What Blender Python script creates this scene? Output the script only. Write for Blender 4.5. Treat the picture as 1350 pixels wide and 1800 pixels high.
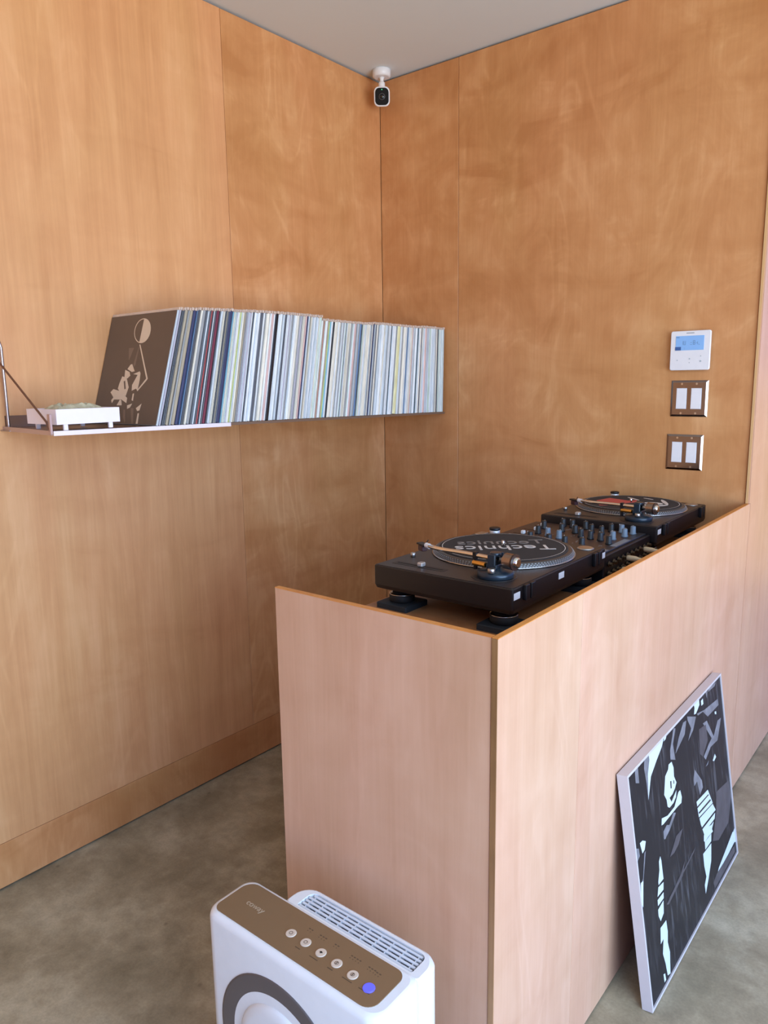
import bpy, bmesh, math, random
from mathutils import Vector, Matrix
random.seed(7)
for o in list(bpy.data.objects): bpy.data.objects.remove(o)
S = bpy.context.scene
PI = math.pi

# ------------------------------------------------------------------ camera
cam_d = bpy.data.cameras.new('camera'); cam = bpy.data.objects.new('camera', cam_d)
S.collection.objects.link(cam); S.camera = cam
cam_d.sensor_fit = 'HORIZONTAL'; cam_d.sensor_width = 36; cam_d.lens = 36*1310.6/1350
cam_d.clip_start = 0.05
r_ = Vector((0.7793523, 0.6264180, -0.0145105)); u_ = Vector((-0.0969270, 0.1434054, 0.9849061)); f_ = Vector((-0.6190438, 0.7661824, -0.1724802))
M = Matrix(((r_.x, u_.x, -f_.x, 2.02787), (r_.y, u_.y, -f_.y, -2.52176), (r_.z, u_.z, -f_.z, 1.392), (0, 0, 0, 1)))
cam.matrix_world = M
S.view_settings.view_transform = 'Standard'; S.view_settings.look = 'None'
S.view_settings.gamma = 1; S.view_settings.use_curve_mapping = False
S.view_settings.exposure = 0.03

# ------------------------------------------------------------------ light
w = bpy.data.worlds.new('world'); S.world = w; w.use_nodes = True
nt = w.node_tree; bg = nt.nodes['Background']
# daylight outside: blue sky above the horizon, sunlit pale pavement below it
tc = nt.nodes.new('ShaderNodeTexCoord'); sp = nt.nodes.new('ShaderNodeSeparateXYZ'); nt.links.new(tc.outputs['Generated'], sp.inputs[0])
cr = nt.nodes.new('ShaderNodeValToRGB'); mr = nt.nodes.new('ShaderNodeMapRange'); mr.inputs['From Min'].default_value = -1; mr.inputs['From Max'].default_value = 1
nt.links.new(sp.outputs['Z'], mr.inputs['Value']); nt.links.new(mr.outputs[0], cr.inputs['Fac'])
e = cr.color_ramp.elements
e[0].position = 0.0; e[0].color = (0.51, 0.285, 0.07, 1); e[1].position = 1.0; e[1].color = (0.12, 0.18, 0.52, 1)
for p_, c_ in ((0.497, (0.51, 0.285, 0.07, 1)), (0.503, (0.15, 0.20, 0.50, 1))):
    x = e.new(p_); x.color = c_
nt.links.new(cr.outputs[0], bg.inputs['Color']); bg.inputs['Strength'].default_value = 2.6

def area(name, loc, target, size, size_y, power, col):
    l = bpy.data.lights.new(name, 'AREA'); l.shape = 'RECTANGLE'; l.size = size; l.size_y = size_y
    l.energy = power; l.color = col
    o = bpy.data.objects.new(name, l); S.collection.objects.link(o); o.location = loc
    o.rotation_euler = (Vector(target)-Vector(loc)).to_track_quat('-Z', 'Y').to_euler()
    return o
area('added_overhead_fill', (3.4, -3.1, 2.50), (3.4, -3.1, 0), 1.2, 1.2, 44, (0.305, 0.563, 1.0))  # added bluish fill lamp overhead, no skylight known in this roof
area('storefront_daylight', (4.25, -2.2, 1.2), (0, -1.9, 1.0), 3.0, 1.9, 155, (0.55, 0.75, 0.98))

# ------------------------------------------------------------------ materials
def srgb(c):
    return tuple(((v/255)/12.92 if v/255 <= 0.04045 else ((v/255+0.055)/1.055)**2.4) for v in c[:3]) + (1,)
MATS = {}
def mat(name, col, rough=0.5, metal=0.0, noise=0.0, nscale=40, spec=0.5, emit=None, estr=0, coat=0):
    if name in MATS: return MATS[name]
    m = bpy.data.materials.new(name); m.use_nodes = True; nt = m.node_tree
    b = nt.nodes['Principled BSDF']; c = srgb(col)
    b.inputs['Base Color'].default_value = c; b.inputs['Roughness'].default_value = rough
    b.inputs['Metallic'].default_value = metal; b.inputs['Specular IOR Level'].default_value = spec
    b.inputs['Coat Weight'].default_value = coat
    n = nt.nodes.new('ShaderNodeTexNoise'); n.inputs['Scale'].default_value = nscale; n.inputs['Detail'].default_value = 3
    t = nt.nodes.new('ShaderNodeTexCoord'); nt.links.new(t.outputs['Object'], n.inputs['Vector'])
    mr = nt.nodes.new('ShaderNodeMapRange'); k = noise if noise else 0.04
    mr.inputs['To Min'].default_value = 1-k; mr.inputs['To Max'].default_value = 1+k
    nt.links.new(n.outputs['Fac'], mr.inputs['Value'])
    vm = nt.nodes.new('ShaderNodeVectorMath'); vm.operation = 'SCALE'; vm.inputs[0].default_value = c[:3]
    nt.links.new(mr.outputs['Result'], vm.inputs['Scale']); nt.links.new(vm.outputs['Vector'], b.inputs['Base Color'])
    if emit:
        b.inputs['Emission Color'].default_value = srgb(emit); b.inputs['Emission Strength'].default_value = estr
    MATS[name] = m; return m

def wood(name, dark, mid, light, rough=0.42, figure=1.0, grain='z', coat=0.0):
    m = bpy.data.materials.new(name); m.use_nodes = True; nt = m.node_tree; N = nt.nodes.new; L = nt.links.new
    b = nt.nodes['Principled BSDF']
    tc = N('ShaderNodeTexCoord'); oi = N('ShaderNodeObjectInfo')
    off = N('ShaderNodeVectorMath'); off.operation = 'SCALE'; off.inputs[0].default_value = (37.0, 51.0, 23.0)
    L(oi.outputs['Random'], off.inputs['Scale'])
    add = N('ShaderNodeVectorMath'); add.operation = 'ADD'
    L(tc.outputs['Object'], add.inputs[0]); L(off.outputs['Vector'], add.inputs[1])
    def mapped(s):
        mp = N('ShaderNodeMapping'); mp.inputs['Scale'].default_value = s; L(add.outputs['Vector'], mp.inputs['Vector']); return mp
    def noise(s, scale, detail, dist=0.0, rough_=0.5):
        mp = mapped(s); n = N('ShaderNodeTexNoise'); n.inputs['Scale'].default_value = scale
        n.inputs['Detail'].default_value = detail; n.inputs['Distortion'].default_value = dist; n.inputs['Roughness'].default_value = rough_
        L(mp.outputs['Vector'], n.inputs['Vector']); return n
    g = (1, 1, 0.03)
    fine = noise(g, 130, 3, 0.4, 0.55)
    streak = noise((1, 1, 0.07), 13, 5, 0.9, 0.6)
    broad = noise((1, 1, 0.30), 2.6, 3, 0.6)
    curl = noise((1, 1, 0.6), 6.5, 5, 1.8, 0.6)
    cross = noise((0.7, 0.7, 1.9), 3.2, 4, 1.0, 0.5)
    lineN = noise((0.55, 0.55, 1.15), 2.6, 3, 2.2, 0.45)
    flame = noise((1, 1, 0.35), 3.4, 2, 1.2, 0.4)
    def mul(n, k):
        a = N('ShaderNodeMath'); a.operation = 'MULTIPLY_ADD'; a.inputs[1].default_value = k; a.inputs[2].default_value = -0.5*k
        L(n.outputs['Fac'], a.inputs[0]); return a
    def contour(n, freq, width, k, mask):      # thin curved lines following the noise's level lines
        f1 = N('ShaderNodeMath'); f1.operation = 'MULTIPLY'; f1.inputs[1].default_value = freq; L(n.outputs['Fac'], f1.inputs[0])
        f2 = N('ShaderNodeMath'); f2.operation = 'PINGPONG'; f2.inputs[1].default_value = 1.0; L(f1.outputs[0], f2.inputs[0])
        m1 = N('ShaderNodeMapRange'); m1.interpolation_type = 'SMOOTHSTEP'; m1.inputs['From Min'].default_value = 0; m1.inputs['From Max'].default_value = width
        m1.inputs['To Min'].default_value = k; m1.inputs['To Max'].default_value = 0; L(f2.outputs[0], m1.inputs['Value'])
        m2 = N('ShaderNodeMapRange'); m2.inputs['From Min'].default_value = 0.44; m2.inputs['From Max'].default_value = 0.62; L(mask.outputs['Fac'], m2.inputs['Value'])
        r = N('ShaderNodeMath'); r.operation = 'MULTIPLY'; L(m1.outputs[0], r.inputs[0]); L(m2.outputs[0], r.inputs[1]); return r
    terms = [mul(fine, 0.30), mul(streak, 0.42+0.60*max(0, 1-figure)), mul(broad, 0.55), mul(curl, 0.85*figure), mul(cross, 0.95*figure),
             contour(lineN, 6.0, 0.45, 0.13*figure, curl), contour(cross, 6.0, 0.5, -0.14*figure, flame), contour(flame, 16.0, 0.5, 0.13*(0.4+figure), broad)]
    acc = terms[0]
    for t in terms[1:]:
        s = N('ShaderNodeMath'); s.operation = 'ADD'; L(acc.outputs[0], s.inputs[0]); L(t.outputs[0], s.inputs[1]); acc = s
    s = N('ShaderNodeMath'); s.operation = 'ADD'; s.inputs[1].default_value = 0.46; L(acc.outputs[0], s.inputs[0])
    cr = N('ShaderNodeValToRGB'); e = cr.color_ramp.elements
    e[0].position = 0.12; e[0].color = srgb(dark); e[1].position = 0.88; e[1].color = srgb(light)
    x = e.new(0.5); x.color = srgb(mid)
    L(s.outputs[0], cr.inputs['Fac'])
    # slow drift between a pinker and a yellower stain
    hue = noise((1, 1, 0.35), 2.1, 3, 0.8)
    hr = N('ShaderNodeMapRange'); hr.inputs['From Min'].default_value = 0.35; hr.inputs['From Max'].default_value = 0.65; L(hue.outputs['Fac'], hr.inputs['Value'])
    hm = N('ShaderNodeMix'); hm.data_type = 'RGBA'; hm.inputs['A'].default_value = (1.015, 0.982, 0.985, 1); hm.inputs['B'].default_value = (0.99, 1.02, 0.98, 1); L(hr.outputs[0], hm.inputs['Factor'])
    mu = N('ShaderNodeMix'); mu.data_type = 'RGBA'; mu.blend_type = 'MULTIPLY'; mu.inputs['Factor'].default_value = 1.0
    L(cr.outputs['Color'], mu.inputs['A']); L(hm.outputs['Result'], mu.inputs['B']); L(mu.outputs['Result'], b.inputs['Base Color'])
    b.inputs['Specular IOR Level'].default_value = 0.35; b.inputs['Roughness'].default_value = rough; b.inputs['Coat Weight'].default_value = coat; b.inputs['Coat Roughness'].default_value = 0.35
    bp = N('ShaderNodeBump'); bp.inputs['Strength'].default_value = 0.05; bp.inputs['Distance'].default_value = 0.002
    L(fine.outputs['Fac'], bp.inputs['Height']); L(bp.outputs['Normal'], b.inputs['Normal'])
    MATS[name] = m; return m
W_FIG = wood('birch_figured', (192, 132, 82), (207, 149, 98), (222, 168, 118), figure=1.0)
W_STR = wood('birch_straight', (200, 142, 94), (219, 162, 113), (236, 184, 136), figure=0.35)
W_END = wood('birch_booth', (196, 151, 122), (210, 168, 140), (222, 183, 157), figure=0.45)
W_EDGE = wood('ply_edge', (96, 66, 40), (156, 116, 78), (188, 148, 106), figure=0.2)
W_BAND = wood('edge_band', (196, 122, 56), (214, 142, 72), (226, 160, 92), figure=0.2)
W_TOP = wood('counter_wood', (140, 92, 58), (160, 110, 72), (176, 124, 84), figure=0.4)

def concrete():
    m = bpy.data.materials.new('polished_concrete'); m.use_nodes = True; nt = m.node_tree; N = nt.nodes.new; L = nt.links.new
    b = nt.nodes['Principled BSDF']; tc = N('ShaderNodeTexCoord')
    def noise(scale, detail, dist):
        n = N('ShaderNodeTexNoise'); n.inputs['Scale'].default_value = scale; n.inputs['Detail'].default_value = detail
        n.inputs['Distortion'].default_value = dist; n.inputs['Roughness'].default_value = 0.6; L(tc.outputs['Object'], n.inputs['Vector']); return n
    a = noise(4.5, 10, 0.25); c = noise(22, 8, 0.3); d = noise(160, 4, 0)
    cr = N('ShaderNodeValToRGB'); e = cr.color_ramp.elements
    e[0].position = 0.30; e[0].color = srgb((132, 121, 97)); e[1].position = 0.70; e[1].color = srgb((190, 180, 154))
    x = e.new(0.5); x.color = srgb((162, 150, 124)); L(a.outputs['Fac'], cr.inputs['Fac'])
    mr = N('ShaderNodeMapRange'); mr.inputs['From Min'].default_value = 0.3; mr.inputs['From Max'].default_value = 0.7
    mr.inputs['To Min'].default_value = 0.82; mr.inputs['To Max'].default_value = 1.14
    L(c.outputs['Fac'], mr.inputs['Value'])
    mr2 = N('ShaderNodeMapRange'); mr2.inputs['From Min'].default_value = 0.3; mr2.inputs['From Max'].default_value = 0.7
    mr2.inputs['To Min'].default_value = 0.90; mr2.inputs['To Max'].default_value = 1.10; L(d.outputs['Fac'], mr2.inputs['Value'])
    mm = N('ShaderNodeMath'); mm.operation = 'MULTIPLY'; L(mr.outputs[0], mm.inputs[0]); L(mr2.outputs[0], mm.inputs[1])
    vm = N('ShaderNodeVectorMath'); vm.operation = 'SCALE'; L(cr.outputs['Color'], vm.inputs[0]); L(mm.outputs[0], vm.inputs['Scale'])
    # small dark pits
    v = N('ShaderNodeTexVoronoi'); v.inputs['Scale'].default_value = 9; L(tc.outputs['Object'], v.inputs['Vector'])
    pr = N('ShaderNodeMapRange'); pr.inputs['From Min'].default_value = 0.03; pr.inputs['From Max'].default_value = 0.07
    pr.inputs['To Min'].default_value = 0.72; pr.inputs['To Max'].default_value = 1.0; L(v.outputs['Distance'], pr.inputs['Value'])
    vm2 = N('ShaderNodeVectorMath'); vm2.operation = 'SCALE'; L(vm.outputs[0], vm2.inputs[0]); L(pr.outputs[0], vm2.inputs['Scale'])
    L(vm2.outputs[0], b.inputs['Base Color'])
    rr = N('ShaderNodeMapRange'); rr.inputs['To Min'].default_value = 0.42; rr.inputs['To Max'].default_value = 0.62
    L(c.outputs['Fac'], rr.inputs['Value']); L(rr.outputs[0], b.inputs['Roughness'])
    return m
CONC = concrete()
GREYP = mat('ceiling_paint', (222, 231, 234), 0.9, noise=0.01, nscale=3)
DARKGAP = mat('dark_backing', (62, 44, 32), 0.9)
WHITE = mat('white_plastic', (236, 236, 238), 0.35)
WHITE_M = mat('white_enamel', (238, 226, 230), 0.3)
BLACK = mat('black_plastic', (14, 13, 16), 0.45)
BLACKM = mat('black_satin_metal', (26, 20, 19), 0.45, 0.0, noise=0.06, nscale=200)
RUBBER = mat('black_rubber', (14, 14, 17), 0.7)
CHROME = mat('chrome', (225, 222, 218), 0.16, 1.0)
STEEL = mat('brushed_steel', (168, 160, 152), 0.3, 1.0)
ALU = mat('aluminium', (190, 186, 180), 0.35, 1.0)
FELT = mat('black_felt', (46, 41, 38), 0.9, noise=0.15, nscale=300)
KNOB = mat('knob_black', (26, 34, 38), 0.4)
KNOBL = mat('knob_mark', (225, 230, 232), 0.4)
KNOBG = mat('knob_grey', (112, 130, 145), 0.4)
MIX = mat('mixer_plate', (70, 52, 44), 0.45, noise=0.08, nscale=120)
PAPER = mat('white_paper', (228, 226, 226), 0.6)
INKG = mat('grey_ink', (132, 126, 120), 0.7)
INKW = mat('white_ink', (215, 208, 200), 0.7)
INKR = mat('red_ink', (196, 82, 72), 0.7)

# ------------------------------------------------------------------ mesh helpers
class MB:
    def __init__(s): s.v = []; s.f = []; s.mi = []; s.sm = []
    def add(s, vs, fs, mi=0, smooth=False):
        n = len(s.v); s.v += [tuple(v) for v in vs]
        for f in fs: s.f.append([n+i for i in f]); s.mi.append(mi); s.sm.append(smooth)
    def box(s, a, b, mi=0, m=None, ch=0.0):
        x0, y0, z0 = a; x1, y1, z1 = b
        if ch > 0:
            c = ch; out = []
            P = [(x0+c, y0), (x1-c, y0), (x1, y0+c), (x1, y1-c), (x1-c, y1), (x0+c, y1), (x0, y1-c), (x0, y0+c)]
            cx, cy = (x0+x1)/2, (y0+y1)/2
            def sc(p, k): return (p[0]-math.copysign(k, p[0]-cx), p[1]-math.copysign(k, p[1]-cy))
            rings = [(z0, c), (z0+c, 0), (z1-c, 0), (z1, c)]
            vs = []
            for z, k in rings:
                for p in P:
                    q = sc(p, k*0.6); vs.append((q[0], q[1], z))
            fs = [[7-i for i in range(8)], [24+i for i in range(8)]]
            for k in range(3):
                for i in range(8): j = (i+1) % 8; fs.append([k*8+i, k*8+j, (k+1)*8+j, (k+1)*8+i])
        else:
            vs = [(x0, y0, z0), (x1, y0, z0), (x1, y1, z0), (x0, y1, z0), (x0, y0, z1), (x1, y0, z1), (x1, y1, z1), (x0, y1, z1)]
            fs = [(0, 3, 2, 1), (4, 5, 6, 7), (0, 1, 5, 4), (1, 2, 6, 5), (2, 3, 7, 6), (3, 0, 4, 7)]
        if m: vs = [m @ Vector(v) for v in vs]
        s.add(vs, fs, mi); return s
    def lathe(s, prof, c=(0, 0, 0), axis='z', n=32, mi=0, smooth=True, m=None):
        vs = []
        for r, h in prof:
            for i in range(n):
                a = 2*PI*i/n; p = (r*math.cos(a), r*math.sin(a), h)
                if axis == 'y': p = (p[0], p[2], p[1])
                if axis == 'x': p = (p[2], p[0], p[1])
                vs.append(Vector(p)+Vector(c))
        fs = []
        for k in range(len(prof)-1):
            for i in range(n): j = (i+1) % n; fs.append((k*n+i, k*n+j, (k+1)*n+j, (k+1)*n+i))
        fs.append(list(range(n-1, -1, -1))); fs.append([(len(prof)-1)*n+i for i in range(n)])
        if axis == 'y': fs = [list(reversed(f)) for f in fs]
        if m: vs = [m @ v for v in vs]
        s.add(vs, fs, mi, False)
        if smooth:
            for k in range(len(s.f)-len(fs), len(s.f)-2): s.sm[k] = True
        return s
    def cyl(s, c, r, h, axis='z', n=24, mi=0, ch=0.0, m=None):
        if ch: prof = [(r-ch, 0), (r, ch), (r, h-ch), (r-ch, h)]
        else: prof = [(r, 0), (r, h)]
        return s.lathe(prof, c, axis, n, mi, True, m)
    def tube(s, pts, r, n=10, mi=0, closed=False):
        pts = [Vector(p) for p in pts]; vs = []; N_ = len(pts)
        up = None
        for k, p in enumerate(pts):
            if closed: d = pts[(k+1) % N_]-pts[k-1]
            else: d = pts[min(k+1, N_-1)]-pts[max(k-1, 0)]
            d.normalize()
            if up is None: up = d.orthogonal().normalized()
            up = (up-d*up.dot(d)).normalized(); q = d.cross(up)
            rr = r[k] if isinstance(r, (list, tuple)) else r
            for i in range(n): a = 2*PI*i/n; vs.append(p+up*(rr*math.cos(a))+q*(rr*math.sin(a)))
        fs = []
        for k in range(N_ if closed else N_-1):
            k2 = (k+1) % N_
            for i in range(n): j = (i+1) % n; fs.append((k*n+i, k*n+j, k2*n+j, k2*n+i))
        s.add(vs, fs, mi, True)
        if not closed: s.add(vs[:n], [list(range(n-1, -1, -1))], mi); s.add(vs[-n:], [list(range(n))], mi)
        return s
    def prism(s, rings, mi=0, smooth=False, caps=True):
        """rings: list of equal-length vertex loops"""
        n = len(rings[0]); vs = [v for r in rings for v in r]; fs = []
        for k in range(len(rings)-1):
            for i in range(n): j = (i+1) % n; fs.append((k*n+i, k*n+j, (k+1)*n+j, (k+1)*n+i))
        s.add(vs, fs, mi, smooth)
        if caps: s.add(rings[0], [list(range(n-1, -1, -1))], mi); s.add(rings[-1], [list(range(n))], mi)
        return s
    def poly(s, pts, mi=0): s.add(pts, [list(range(len(pts)))], mi); return s
    def build(s, name, mats, parent=None, loc=(0, 0, 0), rot=(0, 0, 0)):
        me = bpy.data.meshes.new(name); me.from_pydata(s.v, [], s.f)
        if not isinstance(mats, (list, tuple)): mats = [mats]
        for m in mats: me.materials.append(m)
        for p, mi, sm in zip(me.polygons, s.mi, s.sm): p.material_index = mi; p.use_smooth = sm
        bm = bmesh.new(); bm.from_mesh(me); bmesh.ops.recalc_face_normals(bm, faces=bm.faces); bm.to_mesh(me); bm.free()
        me.update()
        o = bpy.data.objects.new(name, me); S.collection.objects.link(o)
        if parent: o.parent = parent
        o.location = loc; o.rotation_euler = rot
        return o
def rrect(x0, y0, x1, y1, r, z, n=6, rs=None):
    rs = rs or (r, r, r, r); out = []
    for (cx, cy, a0, q) in ((x1-rs[1], y0+rs[1], -90, rs[1]), (x1-rs[2], y1-rs[2], 0, rs[2]), (x0+rs[3], y1-rs[3], 90, rs[3]), (x0+rs[0], y0+rs[0], 180, rs[0])):
        for i in range(n+1):
            a = math.radians(a0+90*i/n); out.append((cx+q*math.cos(a), cy+q*math.sin(a), z))
    return out
def tag(o, label, cat, group=None):
    o['label'] = label; o['category'] = cat
    if group: o['group'] = group
    return o
def thing(name, label, cat, loc=(0, 0, 0), rotz=0, group=None):
    o = bpy.data.objects.new(name, None); S.collection.objects.link(o); o.location = loc; o.rotation_euler = (0, 0, rotz)
    o.empty_display_size = 0.05
    return tag(o, label, cat, group)
def struct(o): o['kind'] = 'structure'; return o
def text_mesh(name, body, size, material, parent, mw, extrude=0.0003, font_shear=0.0):
    cu = bpy.data.curves.new(name, 'FONT'); cu.body = body; cu.size = size; cu.extrude = extrude; cu.shear = font_shear
    cu.align_x = 'CENTER'; cu.align_y = 'CENTER'; cu.resolution_u = 3
    t = bpy.data.objects.new(name+'_tmp', cu); S.collection.objects.link(t)
    dg = bpy.context.evaluated_depsgraph_get(); me = bpy.data.meshes.new_from_object(t.evaluated_get(dg))
    bpy.data.objects.remove(t)
    me.transform(mw); me.materials.clear(); me.materials.append(material); me.name = name
    o = bpy.data.objects.new(name, me); S.collection.objects.link(o)
    if parent: o.parent = parent
    return o

# ------------------------------------------------------------------ room shell
H = 2.5745; W = 1.4698; L = 1.5533; hb = 0.9962; TP = 0.012; A = 0.9657
struct(MB().box((-0.3, -5.0, -0.1), (4.3, 3.0, 0.0)).build('floor', CONC))
struct(MB().box((-0.3, -5.0, H), (4.3, 3.0, H+0.1)).build('ceiling', GREYP))
struct(MB().box((-0.2, -5.0, 0), (1.5, -4.8, H)).build('wall_front', mat('pale_wall_paint', (214, 208, 200), 0.9)))
wl = struct(MB().box((-0.2, -4.8, 0), (-TP-0.004, 0.2, H)).build('wall_left', DARKGAP))
wb = struct(MB().box((-TP, TP+0.004, 0), (W-TP-0.001, 0.2, H)).build('wall_back', DARKGAP))
wr = struct(MB().box((W-0.15, 0.2, 0), (W-TP-0.004, 3.0, H)).build('wall_right', DARKGAP))
g = 0.0007
for (y0, y1, m) in ((-0.805, 0.0009, W_FIG), (-2.025, -0.805, W_STR), (-3.245, -2.025, W_STR), (-4.465, -3.245, W_FIG), (-4.8, -4.465, W_STR)):
    MB().box((-TP, y0+g, 0.136+g), (0, y1-g, H-0.007), ch=0.0012).build('panel', m, wl)
for (y0, y1) in ((-2.4, 0.0009), (-4.8, -2.4)):
    MB().box((-TP, y0+g, 0.006), (-0.0005, y1-g, 0.136-g), ch=0.0012).build('panel', W_FIG, wl)
for (x0, x1) in ((0.0, 0.377), (0.377, W-TP-0.001)):
    MB().box((x0+g, 0, 0.006), (x1-g, TP, H-0.007), ch=0.0012).build('panel', W_FIG, wb)
MB().box((W-TP+0.0003, 0.0105, 0.006), (W, 1.22-g, H-0.007)).box((W-TP+0.0003, -0.004, hb+0.0006), (W, 0.0106, H-0.007)).build('panel', W_END, wr)
MB().box((W-TP+0.0003, 1.22+g, 0.006), (W, 2.44-g, H-0.007), ch=0.0006).build('panel', W_END, wr)
e = MB().box((W-TP+0.0006, -0.0062, hb+0.001), (W-0.0042, -0.0038, H-0.008)).build('panel_edge', mat('light_ply_edge', (214, 170, 116), 0.6), wr); e['label'] = 'light plywood edge strip'

# ------------------------------------------------------------------ booth
booth = thing('dj_booth', 'pink-tinged plywood turntable booth with open top standing against the back wall', 'booth', (A, -L, 0))
def bl(p): return (p[0]-A, p[1]+L, p[2])
MB().box(bl((A, -L+0.0005, 0.004)), bl((W-TP-0.0012, -L+TP, hb-0.001)), ch=0.0007).build('end_panel', W_END, booth)
for (y0, y1) in ((-L, -1.2395), (-1.2395, 0.009)):
    MB().box(bl((W-TP, y0+(0 if y0 == -L else 0.0011), 0.004)), bl((W, y1-0.0011, hb-0.001)), ch=0.0013).build('front_panel', W_END, booth)
MB().box(bl((A, -L+0.0005, hb-0.001)), bl((W-TP-0.0008, -L+TP-0.0005, hb+0.0005))).build('edge_band', W_BAND, booth)
MB().box(bl((W-TP+0.0004, -L, hb-0.001)), bl((W-0.0004, -0.006, hb+0.0005))).build('edge_band', W_BAND, booth)
o = MB().box(bl((W-TP+0.0006, -L-0.0012, 0.006)), bl((W-0.0008, -L, hb-0.001))).build('ply_edge', W_EDGE, booth); o['label'] = 'darker layered plywood edge at the corner'
CZ = 0.889
MB().box(bl((A-0.004, -L+TP+0.001, CZ-0.018)), bl((W-TP-0.001, -0.003, CZ)), ch=0.0006).build('counter', W_TOP, booth)
MB().box(bl((A-0.0055, -L+TP+0.001, CZ-0.0175)), bl((A-0.0042, -0.003, CZ-0.0005))).build('counter_edge', W_BAND, booth)
MB().box(bl((A+0.02, -0.80, 0.004)), bl((W-TP-0.004, -0.782, CZ-0.0185))).build('divider', W_END, booth)

# ------------------------------------------------------------------ isolation pads under the turntables
def pads(u0, v0, names):
    for (dx, dy), lab in names:
        x, y = u0+dx, v0+dy
        o = MB().prism([rrect(-0.042, -0.042, 0.042, 0.042, 0.004, 0.0003), rrect(-0.042, -0.042, 0.042, 0.042, 0.004, 0.0115), rrect(-0.040, -0.040, 0.040, 0.040, 0.004, 0.0128)]).build('isolation_pad', mat('dark_pad', (30, 36, 42), 0.7, noise=0.2, nscale=250), None, (x, y, CZ), (0, 0, 0.05*dx))
        tag(o, lab, 'pad', 'square pads under the turntable feet')
PADZ = CZ+0.0128
T1 = (0.986, -0.819); T2 = (0.998, -0.039)
FT = ((0.045, -0.045), (0.045, -0.408), (0.308, -0.045), (0.308, -0.408))
pads(T1[0], T1[1], [(FT[0], 'square black pad under a hidden foot of the nearer turntable, operator side by the mixer'), (FT[1], 'square black pad under the near left foot of the nearer turntable'), (FT[2], 'square black pad behind the nearer turntable, front panel side by the mixer'), (FT[3], 'square black pad under the foot in the booth corner')])
pads(T2[0], T2[1], [(FT[0], 'square black pad under the far turntable, back left by the wall'), (FT[1], 'square black pad under the far turntable, operator side by the mixer'), (FT[2], 'square black pad under the far turntable, back right by the wall'), (FT[3], 'square black pad under the far turntable, front panel side by the mixer')])

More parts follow.
